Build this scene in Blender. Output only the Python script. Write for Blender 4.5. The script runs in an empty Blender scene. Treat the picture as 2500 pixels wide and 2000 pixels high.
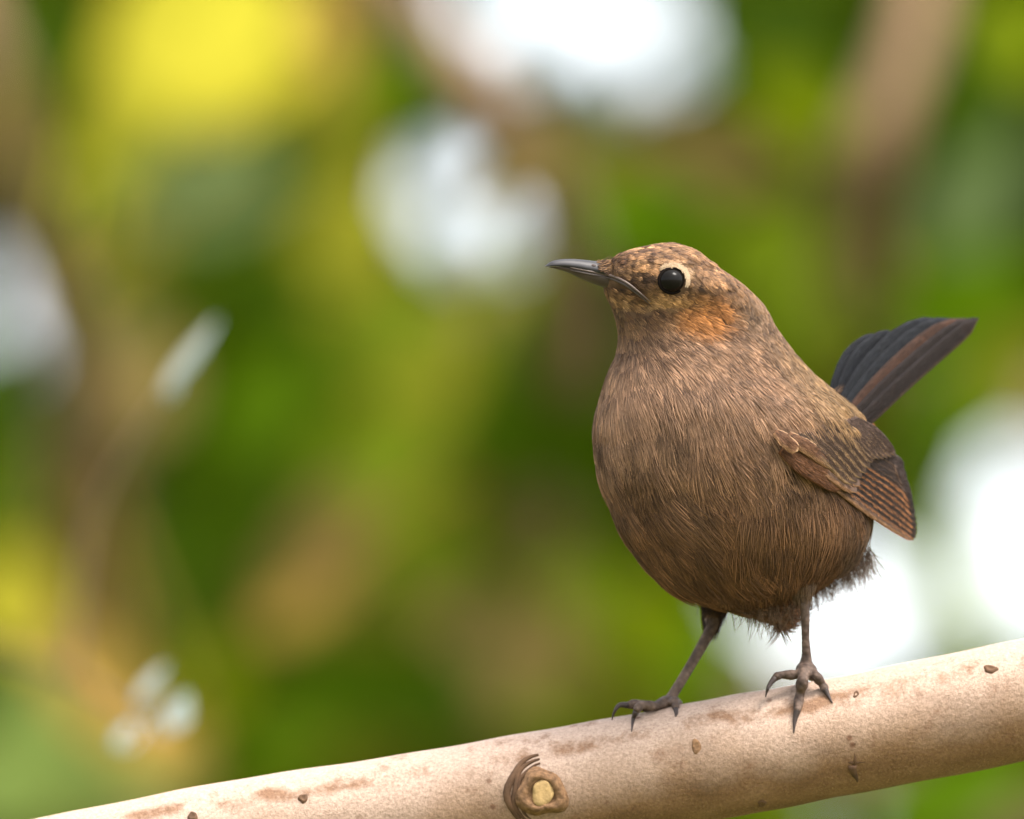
import bpy, bmesh, math, random
import numpy as np
from mathutils import Vector, Matrix

# ------------------------------------------------------------------ camera, sky, sun, exposure
sc = bpy.context.scene
COL = sc.collection
S = 1e-4                       # metres per photo pixel (2500 px wide) at the bird
D = 0.25 * 600.0 / 36.0        # camera to bird, metres
TILT = math.radians(6.0)       # the lens looks up a little
T = Vector((0, 0, 1.6 + D * math.sin(TILT)))
M = Matrix.Translation(T) @ Matrix.Rotation(TILT, 4, 'X')
FOCUS_Y = -0.026

cam = bpy.data.cameras.new('camera')
cam_o = bpy.data.objects.new('camera', cam)
COL.objects.link(cam_o)
cam_o.matrix_world = M @ Matrix.Translation((0, -D, 0)) @ Matrix.Rotation(math.radians(90), 4, 'X')
cam.lens = 600
cam.sensor_width = 36
cam.clip_start = 0.05
cam.clip_end = 3000
cam.dof.use_dof = True
cam.dof.focus_distance = D + FOCUS_Y
cam.dof.aperture_fstop = 9.5
cam.dof.aperture_blades = 9
sc.camera = cam_o

SUN_EL, SUN_AZ = math.radians(62), math.radians(128)     # azimuth clockwise from +Y
w = bpy.data.worlds.new('World')
sc.world = w
w.use_nodes = True
nt = w.node_tree
bg = nt.nodes['Background']
sky = nt.nodes.new('ShaderNodeTexSky')
sky.sky_type = 'NISHITA'
sky.sun_disc = False
sky.sun_elevation = SUN_EL
sky.sun_rotation = SUN_AZ
sky.air_density = 1.0
sky.dust_density = 3.0
hs = nt.nodes.new('ShaderNodeHueSaturation')     # thin bright cloud: a pale sky
hs.inputs['Saturation'].default_value = 0.3
nt.links.new(sky.outputs[0], hs.inputs['Color'])
nt.links.new(hs.outputs[0], bg.inputs['Color'])
bg.inputs['Strength'].default_value = 0.15

sun = bpy.data.lights.new('sun', 'SUN')
sun.energy = 1.5
sun.angle = math.radians(22)
sun.color = (1.0, 0.93, 0.84)
sun_o = bpy.data.objects.new('sun', sun)
COL.objects.link(sun_o)
sd = Vector((math.sin(SUN_AZ) * math.cos(SUN_EL), math.cos(SUN_AZ) * math.cos(SUN_EL), math.sin(SUN_EL)))
sun_o.rotation_euler = sd.to_track_quat('Z', 'Y').to_euler()
sun_o.location = (1, -2, 6)

sc.view_settings.view_transform = 'Standard'
sc.view_settings.look = 'None'
sc.view_settings.gamma = 1
sc.view_settings.exposure = 2.15
sc.view_settings.use_curve_mapping = False
sc.render.engine = 'CYCLES'
cy = sc.cycles
cy.use_denoising = True
cy.denoiser = 'OPENIMAGEDENOISE'
cy.denoising_input_passes = 'RGB_ALBEDO_NORMAL'
cy.max_bounces = 6
cy.diffuse_bounces = 3
cy.transmission_bounces = 4
cy.sample_clamp_indirect = 8
sc.cycles_curves.shape = 'RIBBONS'

rng = np.random.default_rng(7)
random.seed(7)


# ------------------------------------------------------------------ helpers
def lin(r, g, b):
    f = lambda c: (c / 255 / 12.92) if c / 255 <= 0.04045 else ((c / 255 + 0.055) / 1.055) ** 2.4
    return (0.65 * f(r), 0.65 * f(g), 0.65 * f(b))


def P(px, py, y=0.0):
    """photo pixel and depth behind the focus plane -> local coordinates of the place (x right, y away, z up)"""
    k = S * (1 + y / D)
    return Vector(((px - 1250) * k, y, (1000 - py) * k))


MN = np.array(M)


def to_world(a):
    a = np.asarray(a, dtype=float).reshape(-1, 3)
    return a @ MN[:3, :3].T + MN[:3, 3]


def mesh_obj(name, verts, faces, mats, parent=None, smooth=True, uv=None, midx=None):
    me = bpy.data.meshes.new(name)
    me.from_pydata([tuple(v) for v in verts], [], [tuple(f) for f in faces])
    for m in (mats if isinstance(mats, (list, tuple)) else [mats]):
        me.materials.append(m)
    if smooth:
        me.polygons.foreach_set('use_smooth', [True] * len(me.polygons))
    if midx is not None:
        me.polygons.foreach_set('material_index', list(midx))
    if uv is not None:
        layer = me.uv_layers.new(name='UVMap')
        li = np.zeros(len(me.loops), dtype=np.int32)
        me.loops.foreach_get('vertex_index', li)
        layer.data.foreach_set('uv', np.asarray(uv, dtype=np.float32)[li].ravel())
    me.update()
    o = bpy.data.objects.new(name, me)
    COL.objects.link(o)
    if parent is not None:
        o.parent = parent
        o.matrix_parent_inverse = parent.matrix_basis.inverted()
    return o


def empty(name, loc, label, cat, group=None):
    o = bpy.data.objects.new(name, None)
    o.empty_display_size = 0.02
    COL.objects.link(o)
    o.location = loc
    tag(o, label, cat, group)
    return o


def tag(o, label=None, cat=None, group=None, kind=None):
    if label: o['label'] = label
    if cat: o['category'] = cat
    if group: o['group'] = group
    if kind: o['kind'] = kind
    return o


def catmull(pts, n):
    pts = [np.asarray(p, dtype=float) for p in pts]
    if len(pts) == 2:
        return np.array([pts[0] + (pts[1] - pts[0]) * t for t in np.linspace(0, 1, n)])
    q = [2 * pts[0] - pts[1]] + pts + [2 * pts[-1] - pts[-2]]
    out = []
    m = len(pts) - 1
    for t in np.linspace(0, m, n):
        i = min(int(t), m - 1)
        u = t - i
        a, b, c, d = q[i], q[i + 1], q[i + 2], q[i + 3]
        out.append(0.5 * (2 * b + (c - a) * u + (2 * a - 5 * b + 4 * c - d) * u * u + (3 * b - a - 3 * c + d) * u ** 3))
    return np.array(out)


def tube(pts, radii, sides=10, cap=True, jit=None):
    """closed tapered tube along pts; returns verts, faces"""
    pts = np.asarray(pts, dtype=float)
    n = len(pts)
    radii = np.asarray(radii, dtype=float) * np.ones(n)
    tang = np.gradient(pts, axis=0)
    tang /= np.linalg.norm(tang, axis=1)[:, None] + 1e-12
    ref = np.array([0, 0, 1.0]) if abs(tang[0][2]) < 0.8 else np.array([1.0, 0, 0])
    u = np.cross(tang[0], ref); u /= np.linalg.norm(u)
    V, F = [], []
    for i in range(n):
        u = u - tang[i] * np.dot(u, tang[i]); u /= np.linalg.norm(u)
        v = np.cross(tang[i], u)
        for j in range(sides):
            a = 2 * math.pi * j / sides
            r = radii[i] * (1 if jit is None else jit(i, a))
            V.append(pts[i] + r * (math.cos(a) * u + math.sin(a) * v))
    for i in range(n - 1):
        for j in range(sides):
            k = (j + 1) % sides
            F.append((i * sides + j, i * sides + k, (i + 1) * sides + k, (i + 1) * sides + j))
    if cap:
        V.append(pts[0]); V.append(pts[-1])
        a0, a1 = len(V) - 2, len(V) - 1
        for j in range(sides):
            k = (j + 1) % sides
            F.append((a0, k, j)); F.append((a1, (n - 1) * sides + j, (n - 1) * sides + k))
    return V, F


def join(parts):
    V, F = [], []
    for v, f in parts:
        o = len(V)
        V += list(v)
        F += [tuple(i + o for i in q) for q in f]
    return V, F


# ------------------------------------------------------------------ materials
def new_mat(name):
    m = bpy.data.materials.new(name)
    m.use_nodes = True
    t = m.node_tree
    return m, t, t.nodes['Principled BSDF']


def nd(t, kind, **kw):
    n = t.nodes.new(kind)
    for k, v in kw.items():
        if k in n.inputs.keys(): n.inputs[k].default_value = v
        else: setattr(n, k, v)
    return n


def ramp(t, stops, fac=None):
    r = t.nodes.new('ShaderNodeValToRGB')
    el = r.color_ramp.elements
    while len(el) < len(stops): el.new(0.5)
    for e, (p, c) in zip(el, stops):
        e.position = p
        e.color = (*c[:3], 1)
    if fac is not None: t.links.new(fac, r.inputs[0])
    return r


def mixc(t, fac, a, b, mode='MIX'):
    n = t.nodes.new('ShaderNodeMix')
    n.data_type = 'RGBA'
    n.blend_type = mode
    for sock, v in ((n.inputs[0], fac), (n.inputs[6], a), (n.inputs[7], b)):
        if hasattr(v, 'is_linked') or hasattr(v, 'links'): t.links.new(v, sock)
        elif isinstance(v, (int, float)): sock.default_value = v
        else: sock.default_value = (*v[:3], 1)
    return n.outputs[2]


def leaf_mat(name, rgb, trans=0.45, rough=0.45):
    m, t, b = new_mat(name)
    out = t.nodes['Material Output']
    tc = nd(t, 'ShaderNodeTexCoord')
    nz = nd(t, 'ShaderNodeTexNoise', Scale=14.0, Detail=3.0)
    t.links.new(tc.outputs['Object'], nz.inputs['Vector'])
    c = lin(*rgb)
    dk = tuple(x * 0.72 for x in c)
    r = ramp(t, [(0.3, dk), (0.7, c)], nz.outputs[0])
    t.links.new(r.outputs[0], b.inputs['Base Color'])
    b.inputs['Roughness'].default_value = rough
    b.inputs['Specular IOR Level'].default_value = 0.06
    tr = nd(t, 'ShaderNodeBsdfTranslucent')
    t.links.new(r.outputs[0], tr.inputs['Color'])
    ms = nd(t, 'ShaderNodeMixShader')
    ms.inputs[0].default_value = trans
    t.links.new(b.outputs[0], ms.inputs[1])
    t.links.new(tr.outputs[0], ms.inputs[2])
    t.links.new(ms.outputs[0], out.inputs['Surface'])
    return m


def simple_mat(name, rgb, rough=0.6, scale=60.0, var=0.25, spec=0.4, bump=0.0):
    m, t, b = new_mat(name)
    tc = nd(t, 'ShaderNodeTexCoord')
    nz = nd(t, 'ShaderNodeTexNoise', Scale=scale, Detail=5.0)
    t.links.new(tc.outputs['Object'], nz.inputs['Vector'])
    c = lin(*rgb)
    r = ramp(t, [(0.3, tuple(x * (1 - var) for x in c)), (0.72, tuple(min(1, x * (1 + var)) for x in c))], nz.outputs[0])
    t.links.new(r.outputs[0], b.inputs['Base Color'])
    b.inputs['Roughness'].default_value = rough
    b.inputs['Specular IOR Level'].default_value = spec
    if bump:
        bp = nd(t, 'ShaderNodeBump', Strength=bump, Distance=0.0005)
        t.links.new(nz.outputs[0], bp.inputs['Height'])
        t.links.new(bp.outputs[0], b.inputs['Normal'])
    return m


# ------------------------------------------------------------------ ground
gm = simple_mat('dry_grass_ground', (110, 112, 62), 0.95, 3.0, 0.35)
g = mesh_obj('ground', [(-1500, -1500, 0), (1500, -1500, 0), (1500, 1500, 0), (-1500, 1500, 0)], [(0, 1, 2, 3)], gm, smooth=False)
tag(g, 'flat ground of dry grass', kind='structure')

# ------------------------------------------------------------------ background tree: big soft leaves and bare limbs
LM = {
    'dark': leaf_mat('leaf_deep_green', (70, 96, 0)),
    'green': leaf_mat('leaf_green', (98, 132, 0)),
    'mid': leaf_mat('leaf_mid_green', (136, 158, 28)),
    'lime': leaf_mat('leaf_lime', (160, 178, 12)),
    'grey_sheen': leaf_mat('leaf_grey_green_sheen', (120, 140, 84), 0.3, 0.35),  # sky sheen painted into the leaf colour
    'sage': leaf_mat('leaf_sage', (188, 212, 112), 0.5),
    'olive': leaf_mat('leaf_olive', (150, 146, 38)),
    'yellow': leaf_mat('leaf_yellow', (236, 222, 66), 0.5),
    'gold': leaf_mat('leaf_yellow_green', (186, 184, 52), 0.5),
    'tan': leaf_mat('leaf_withered_tan', (162, 140, 80), 0.35),
    'orange': leaf_mat('leaf_withered_orange', (212, 172, 84), 0.4),
    'brown': leaf_mat('leaf_withered_brown', (140, 118, 66), 0.3),
}
bark_bg = simple_mat('tree_bark', (118, 90, 60), 0.9, 20.0, 0.3)

tree = empty('leafy_tree', (1.35, 4.6, 0), 'broad-leaved green tree with some yellow leaves standing behind the perch, out of focus', 'tree')

# holes between the leaves where the sky shows (photo px, radius px at that place)
GAPS = [(1250, -40, 70), (1330, 10, 70), (1400, -50, 80), (1480, 0, 60), (1585, 75, 54), (1080, 505, 46), (-20, 725, 40),
        (2510, 1240, 105), (2510, 1340, 115), (2540, 1430, 110), (1965, 1490, 74), (2100, 1480, 70), (2050, 1545, 74),
        (2070, 2030, 44)]
FY = 2.75     # feature leaves
BY = 5.0     # leaf screen behind them


def leaf_geom(L, W, nseg=5, fold=0.18, droop=0.12):
    V, F = [], []
    for i in range(nseg + 1):
        s = i / nseg
        wd = W * 0.5 * (math.sin(math.pi * min(1, s ** 0.8)) ** 0.75) * (1 - 0.15 * s) if 0 < s < 1 else W * 0.02
        zc = -droop * L * (s - 0.3) ** 2
        V += [(-wd, L * (s - 0.5), zc + fold * wd), (0, L * (s - 0.5), zc), (wd, L * (s - 0.5), zc + fold * wd)]
    for i in range(nseg):
        a = i * 3
        F += [(a, a + 1, a + 4, a + 3), (a + 1, a + 2, a + 5, a + 4)]
    return np.array(V), F


LIMBS = {
    'diag': ([P(900, -300, 2.40), P(960, -60, 2.35), P(1090, 130, 2.30), P(1270, 340, 2.28), P(1370, 560, 2.40), P(1400, 900, 2.60), P(1500, 1500, 3.00), (0.5, 4.2, -0.35)], 0.009),
    'right': ([P(2300, -400, 2.8), P(2250, 0, 2.65), P(2180, 220, 2.6), P(2095, 430, 2.6), P(2085, 660, 2.75), P(2170, 880, 2.95), P(2330, 985, 3.2), P(2800, 1150, 3.7), (0.75, 4.3, -0.3)], 0.010),
    'left': ([P(-260, -500, 2.70), P(-60, 60, 2.60), P(10, 260, 2.60), P(60, 520, 2.65), P(190, 900, 2.75), P(210, 1150, 2.80), P(260, 1450, 2.90), P(500, 2200, 3.20), (0.35, 4.4, -0.4)], 0.010),
}
limb_pts = []
for key, (pts, r) in LIMBS.items():
    c = catmull([tuple(p) for p in pts], 40)
    cw = to_world(c)
    rr = np.linspace(r * 0.8, r * 1.7, 40)
    v, f = tube(cw, rr, 10)
    o = mesh_obj('limb', v, f, bark_bg, tree)
    limb_pts.append(cw)
# trunk and main fork the limbs grow from
fork = np.array([l[-1] for l in limb_pts]).mean(axis=0)
tr_pts = catmull([(1.35, 4.6, -0.05), (1.3, 4.58, 0.5), (1.05, 4.5, 1.0), tuple(fork + np.array([0.05, 0, -0.02])), tuple(fork + np.array([-0.15, 0.05, 0.12]))], 24)
v, f = tube(tr_pts, np.linspace(0.12, 0.035, 24), 14, jit=lambda i, a: 1 + 0.08 * math.sin(3 * a + i * 0.3))
mesh_obj('trunk', v, f, bark_bg, tree)
for (a, b, c_, d_) in (((1.28, 4.58, 0.6), (1.6, 4.7, 1.4), (1.9, 4.9, 2.4), (1.8, 4.9, 3.4)), ((1.1, 4.52, 0.95), (1.0, 4.9, 1.8), (0.7, 5.2, 2.6), (0.2, 5.3, 3.5)), ((1.2, 4.55, 0.8), (0.4, 4.9, 1.2), (-0.5, 5.0, 1.9), (-1.0, 5.0, 2.8)), ((1.2, 4.55, 0.8), (0.2, 5.2, 1.1), (-1.2, 5.3, 1.6), (-2.2, 5.3, 2.4)), ((1.28, 4.58, 0.6), (1.9, 5.0, 1.2), (2.5, 5.2, 2.0), (2.9, 5.2, 2.9))):
    c = catmull([a, b, c_, d_], 20)
    v, f = tube(c, np.linspace(0.05, 0.012, 20), 8)
    mesh_obj('limb', v, f, bark_bg, tree)
    limb_pts.append(c)
ALL_LIMB = np.concatenate(limb_pts)


def place_leaf(px, py, y, Lpx, Wpx, ang, kind, tilt=(0, 0), frac=1.0):
    """one leaf: centre at a pixel and depth, size in photo px at that depth, ang = direction of its tip in the picture"""
    k = S * (1 + y / D)
    V, F = leaf_geom(Lpx * k, Wpx * k)
    R = Matrix.Rotation(math.radians(90), 3, 'X') @ Matrix.Rotation(math.radians(ang - 90), 3, 'Z') @ Matrix.Rotation(math.radians(tilt[0]), 3, 'X') @ Matrix.Rotation(math.radians(tilt[1]), 3, 'Y')
    Vl = V @ np.array(R).T + np.array(P(px, py, y))
    Vw = to_world(Vl)
    base = Vw[1]
    # stalk to the nearest limb
    dd = np.linalg.norm(ALL_LIMB - base, axis=1)
    q = ALL_LIMB[int(np.argmin(dd))]
    mid = (base + q) * 0.5 + np.array([0, 0.02, 0.01])
    sv, sf = tube(catmull([base, mid, q], 6), np.linspace(0.0009, 0.0016, 6), 4)
    VV, FF = join([(list(Vw), F), (sv, sf)])
    return mesh_obj('leaf', VV, FF, LM[kind], tree)


def hits_gap(px, py, Lpx, Wpx, ang, grow=0):
    a = math.radians(ang)
    dx, dy = math.cos(a), -math.sin(a)
    for s in np.linspace(-0.5, 0.5, 7):
        wd = Wpx * 0.5 * math.sqrt(max(0.0, 1 - (2 * s) ** 2))
        for q in (-1, -0.5, 0, 0.5, 1):
            x = px + dx * s * Lpx - dy * q * wd
            y = py + dy * s * Lpx + dx * q * wd
            for gx, gy, gr in GAPS:
                if (x - gx) ** 2 + (y - gy) ** 2 < (gr + grow) ** 2:
                    return True
    return False


# feature leaves: px, py, length, width, angle, kind, depth offset
FEAT = [
    (500, 60, 520, 400, 20, 'yellow', 0), (560, 190, 420, 260, 10, 'yellow', 0.05), (330, 210, 300, 220, 60, 'gold', 0.1),
    (300, 360, 300, 130, 30, 'gold', 0.15),
    (110, 90, 330, 150, 95, 'dark', -0.1), (20, 280, 300, 140, 100, 'brown', -0.2), (800, 40, 300, 130, 100, 'orange', 0.0),
    (825, 260, 380, 170, 95, 'olive', 0.05), (960, 200, 340, 190, 70, 'green', 0.1), (740, 350, 230, 130, 60, 'dark', -0.05),
    (550, 440, 480, 260, 15, 'grey_sheen', 0.2), (170, 440, 160, 110, 40, 'lime', 0.1), (165, 550, 260, 170, 100, 'dark', 0.0),
    (300, 580, 320, 190, 30, 'olive', 0.25), (580, 672, 420, 150, 175, 'dark', -0.1), (858, 580, 420, 280, 80, 'gold', 0.1),
    (960, 790, 340, 220, 30, 'mid', 0.1), (350, 930, 340, 220, 80, 'tan', 0.1), (180, 930, 340, 200, 80, 'grey_sheen', 0.2),
    (20, 980, 300, 170, 90, 'dark', -0.05), (640, 1000, 360, 260, 60, 'green', 0.0), (1040, 900, 360, 240, 40, 'gold', 0.2),
    (1190, 790, 320, 220, 60, 'tan', 0.25),
    (1890, 50, 380, 240, 170, 'dark', 0.0), (1950, 250, 330, 190, 150, 'lime', 0.0), (2060, 200, 160, 120, 120, 'dark', -0.1),
    (2120, 370, 230, 170, 60, 'tan', -0.05),
    (2380, 190, 420, 240, 75, 'dark', 0.0), (2490, 80, 260, 150, 110, 'lime', -0.05), (2390, 450, 420, 220, 60, 'grey_sheen', 0.15),
    (1714, 370, 420, 170, 165, 'brown', 0.1), (1430, 400, 300, 150, 20, 'olive', 0.15), (1540, 530, 420, 190, 10, 'green', 0.0),
    (1890, 590, 380, 240, 30, 'mid', 0.1), (2351, 730, 440, 260, 20, 'green', 0.0), (2149, 720, 320, 150, 95, 'olive', 0.1),
    (1296, 760, 320, 200, 80, 'mid', 0.1), (1300, 960, 460, 320, 100, 'dark', -0.15), (2440, 900, 340, 180, 20, 'olive', 0.05),
    (2020, 780, 320, 200, 60, 'mid', 0.1),
    (17, 1200, 260, 150, 90, 'green', 0.0), (180, 1170, 340, 200, 85, 'tan', 0.1), (205, 1390, 260, 190, 80, 'brown', 0.1),
    (610, 1210, 400, 260, 60, 'dark', 0.0), (435, 1390, 420, 260, 110, 'dark', 0.05), (783, 1340, 380, 230, 60, 'brown', 0.05),
    (720, 1490, 240, 100, 25, 'orange', -0.1), (930, 1120, 360, 260, 40, 'mid', 0.15), (1210, 1060, 300, 220, 90, 'dark', -0.1),
    (1050, 1340, 360, 240, 150, 'mid', 0.1), (1130, 1490, 400, 190, 145, 'tan', 0.1), (1220, 1650, 260, 200, 100, 'tan', 0.05),
    (870, 1660, 520, 230, 172, 'dark', -0.15), (700, 1820, 320, 170, 10, 'green', 0.1), (23, 1450, 300, 230, 90, 'yellow', 0.0),
    (210, 1640, 380, 200, 130, 'orange', 0.0), (375, 1820, 250, 150, 170, 'orange', -0.05), (520, 1660, 190, 150, 70, 'lime', 0.1),
    (60, 1880, 420, 300, 30, 'sage', 0.05), (330, 1930, 300, 180, 10, 'sage', 0.1), (90, 1720, 300, 180, 60, 'sage', 0.1),
    (1340, 1380, 420, 240, 130, 'mid', 0.1), (1600, 1530, 380, 240, 150, 'lime', 0.1), (1360, 1560, 260, 130, 100, 'brown', 0.0),
    (1720, 1630, 300, 170, 80, 'green', 0.0), (1300, 1720, 300, 170, 160, 'mid', 0.1), (1060, 1720, 300, 190, 20, 'dark', 0.0),
    (2270, 1080, 330, 200, 100, 'dark', 0.0), (2230, 1260, 240, 110, 95, 'dark', 0.05), (2390, 1530, 260, 100, 35, 'lime', 0.0),
    (2351, 1930, 480, 240, 20, 'green', -0.1), (1900, 1990, 340, 200, 20, 'mid', 0.1), (2420, 1030, 250, 90, 40, 'mid', 0.0),
    (2320, 960, 300, 170, 60, 'green', 0.0),
    (2290, 1300, 400, 150, 96, 'mid', 0.3), (2340, 1490, 300, 110, 125, 'lime', 0.3), (2400, 1560, 300, 90, 25, 'lime', 0.2),
    (1250, 415, 270, 130, 212, 'brown', -1.15),
]
for (px, py, L, W, a, kind, dy) in FEAT:
    sc_f = 1.05
    for _ in range(5):
        if not hits_gap(px, py, L * sc_f, W * sc_f, a): break
        sc_f *= 0.85
    place_leaf(px, py, FY + dy, L * sc_f, W * sc_f, a, kind, (random.uniform(-8, 8), random.uniform(-10, 10)))

# leaf screen behind, closing the view everywhere but the gaps
kinds = ['green'] * 5 + ['mid'] * 4 + ['dark'] * 3 + ['olive'] * 2 
n_screen = 0
step = 190
for gy in np.arange(-130, 2200, step):
    for gx in np.arange(-130, 2750, step):
        px = gx + random.uniform(-45, 45)
        py = gy + random.uniform(-45, 45)
        a = random.uniform(0, 180)
        for sf in (1.0, 0.75, 0.55, 0.4, 0.28):
            L, W = 470 * sf, 370 * sf
            if not hits_gap(px, py, L, W, a):
                place_leaf(px, py, BY + random.uniform(-0.1, 0.35), L, W, a, random.choice(kinds), (random.uniform(-18, 18), random.uniform(-22, 22)))
                n_screen += 1
                break

# the rest of the crown, outside the picture
V, F = [], []
cnt = 0
mi = []
while cnt < 9000:
    p = np.array([rng.normal(0.0, 1.5), rng.normal(5.2, 0.55), rng.normal(2.5, 0.75)])
    if p[2] < 0.7 or p[2] > 4.4 or p[1] < 3.4 or abs(p[0]) > 3.2: continue
    loc = np.linalg.inv(MN) @ np.append(p, 1)
    k = S * (1 + loc[1] / D)
    ix, iy = loc[0] / k, loc[2] / k
    if abs(ix) < 1500 and abs(iy) < 1260: continue
    v, f = leaf_geom(rng.uniform(0.10, 0.17), rng.uniform(0.06, 0.10), 3)
    R = Matrix.Rotation(rng.uniform(0, 6.28), 3, 'Z') @ Matrix.Rotation(rng.uniform(0.4, 1.7), 3, 'X')
    v = v @ np.array(R).T + p
    o = len(V)
    V += list(v)
    F += [tuple(i + o for i in q) for q in f]
    cnt += 1
fo = mesh_obj('foliage', V, F, LM['green'], tree)
fo['kind'] = 'stuff'

# ------------------------------------------------------------------ perch branch
BR = 0.0146
BY0 = 0.002
TOP = [(-900, 2150), (-400, 2075), (0, 2012), (580, 1904), (1160, 1812), (1623, 1727), (1971, 1665), (2500, 1560), (3000, 1452), (3600, 1300)]
_tx = np.linspace(-900, 3600, 400)
_ty = catmull([(a, b, 0) for a, b in TOP], 400)
_tx, _ty = _ty[:, 0], _ty[:, 1]
_sl = np.gradient(_ty, _tx)
_cx = _tx - (BR / S) * _sl / np.sqrt(1 + _sl ** 2)
_cy = _ty + (BR / S) / np.sqrt(1 + _sl ** 2)


def branch_h(px, py):
    """signed distance (px) of a pixel above the branch axis, along the branch normal"""
    i = int(np.argmin((_cx - px) ** 2 + (_cy - py) ** 2))
    nx, ny = -(_sl[i]) * -1 / math.sqrt(1 + _sl[i] ** 2), -1 / math.sqrt(1 + _sl[i] ** 2)
    return (px - _cx[i]) * nx + (py - _cy[i]) * ny


def branch_y(px, py, lift=0.0):
    h = branch_h(px, py) * S
    r = BR + lift
    return BY0 - math.sqrt(max(0.0, r * r - h * h))


def bark_material():
    m, t, b = new_mat('smooth_pale_bark')
    tc = nd(t, 'ShaderNodeTexCoord')
    uvm = nd(t, 'ShaderNodeUVMap')
    mp = nd(t, 'ShaderNodeMapping')
    mp.inputs['Scale'].default_value = (1, 2.2, 2.2)
    t.links.new(tc.outputs['Object'], mp.inputs['Vector'])
    L = t.links.new

    def noise(scale, detail=4.0, rough=0.55, vec=None):
        n = nd(t, 'ShaderNodeTexNoise', Scale=scale, Detail=detail, Roughness=rough)
        L(vec or tc.outputs['Object'], n.inputs['Vector'])
        return n.outputs[0]
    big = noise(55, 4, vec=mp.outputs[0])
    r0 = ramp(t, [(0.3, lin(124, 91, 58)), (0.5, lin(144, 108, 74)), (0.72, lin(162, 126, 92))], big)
    # weathered pinkish film plus painted-in top light along the upper side (v = angle round the branch, 0 faces up)
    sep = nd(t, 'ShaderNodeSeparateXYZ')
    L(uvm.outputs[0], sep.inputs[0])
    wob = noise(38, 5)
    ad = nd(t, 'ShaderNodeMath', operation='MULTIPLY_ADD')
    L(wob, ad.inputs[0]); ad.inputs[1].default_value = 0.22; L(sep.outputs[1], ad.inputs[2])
    film_toplight = ramp(t, [(0.27, (1, 1, 1)), (0.44, (0, 0, 0))], ad.outputs[0])
    c1 = mixc(t, film_toplight.outputs[0], r0.outputs[0], lin(202, 175, 155))
    # rusty streak following the branch a little below the crest
    st_w = noise(70, 5)
    ad2 = nd(t, 'ShaderNodeMath', operation='MULTIPLY_ADD')
    L(st_w, ad2.inputs[0]); ad2.inputs[1].default_value = 0.10; L(sep.outputs[1], ad2.inputs[2])
    streak = ramp(t, [(0.150, (0, 0, 0)), (0.172, (1, 1, 1)), (0.196, (1, 1, 1)), (0.22, (0, 0, 0))], ad2.outputs[0])
    br = ramp(t, [(0.46, (0, 0, 0)), (0.58, (0.85, 0.85, 0.85))], noise(46, 6, 0.7))
    mm = nd(t, 'ShaderNodeMath', operation='MULTIPLY')
    L(streak.outputs[0], mm.inputs[0]); L(br.outputs[0], mm.inputs[1])
    c2 = mixc(t, mm.outputs[0], c1, lin(140, 102, 72))
    # grainy corky specks
    vo = nd(t, 'ShaderNodeTexVoronoi', Scale=1250.0)
    L(tc.outputs['Object'], vo.inputs['Vector'])
    gr = ramp(t, [(0.1, (1, 1, 1)), (0.45, (0, 0, 0))], vo.outputs['Distance'])
    gmask = ramp(t, [(0.40, (0, 0, 0)), (0.6, (1, 1, 1))], ad.outputs[0])
    gm2 = nd(t, 'ShaderNodeMath', operation='MULTIPLY'); L(gr.outputs[0], gm2.inputs[0])
    gpatch = ramp(t, [(0.35, (0.15, 0.15, 0.15)), (0.6, (1, 1, 1))], noise(80, 4))
    gmp = nd(t, 'ShaderNodeMath', operation='MULTIPLY'); L(gmask.outputs[0], gmp.inputs[0]); L(gpatch.outputs[0], gmp.inputs[1]); L(gmp.outputs[0], gm2.inputs[1])
    gm3 = nd(t, 'ShaderNodeMath', operation='MULTIPLY'); L(gm2.outputs[0], gm3.inputs[0]); gm3.inputs[1].default_value = 0.8
    c3 = mixc(t, gm3.outputs[0], c2, lin(204, 166, 116))
    vo2 = nd(t, 'ShaderNodeTexVoronoi', Scale=150.0)
    L(tc.outputs['Object'], vo2.inputs['Vector'])
    sp = ramp(t, [(0.07, (1, 1, 1)), (0.15, (0, 0, 0))], vo2.outputs['Distance'])
    sp2 = nd(t, 'ShaderNodeMath', operation='MULTIPLY'); L(sp.outputs[0], sp2.inputs[0])
    L(ramp(t, [(0.48, (0, 0, 0)), (0.6, (0.8, 0.8, 0.8))], noise(90, 3)).outputs[0], sp2.inputs[1])
    c4 = mixc(t, sp2.outputs[0], c3, lin(109, 69, 44))
    # dusty brown blotches
    bl = ramp(t, [(0.56, (0, 0, 0)), (0.70, (0.7, 0.7, 0.7))], noise(110, 7, 0.75))
    c5 = mixc(t, bl.outputs[0], c4, lin(129, 89, 61))
    fg = ramp(t, [(0.34, (0.66, 0.63, 0.6)), (0.66, (1.22, 1.22, 1.22))], noise(1250, 5, 0.8))
    c5 = mixc(t, 1.0, c5, fg.outputs[0], 'MULTIPLY')
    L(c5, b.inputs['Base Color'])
    b.inputs['Roughness'].default_value = 0.78
    b.inputs['Specular IOR Level'].default_value = 0.25
    hsum = nd(t, 'ShaderNodeMath', operation='MULTIPLY_ADD')
    L(gm2.outputs[0], hsum.inputs[0]); hsum.inputs[1].default_value = 0.9
    L(noise(1000, 6, 0.7), hsum.inputs[2])
    bp = nd(t, 'ShaderNodeBump', Strength=1.0, Distance=0.00055)
    L(hsum.outputs[0], bp.inputs['Height'])
    L(bp.outputs[0], b.inputs['Normal'])
    return m


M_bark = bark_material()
M_scar = simple_mat('scar_bark', (96, 69, 47), 0.85, 300, 0.4, 0.3, 0.6)
M_scar_rim = simple_mat('scar_rim_bark', (136, 103, 74), 0.92, 700, 0.45, 0.15, 1.0)
M_wood = simple_mat('cut_wood', (194, 160, 108), 0.85, 700, 0.25, 0.2, 0.6)

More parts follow.
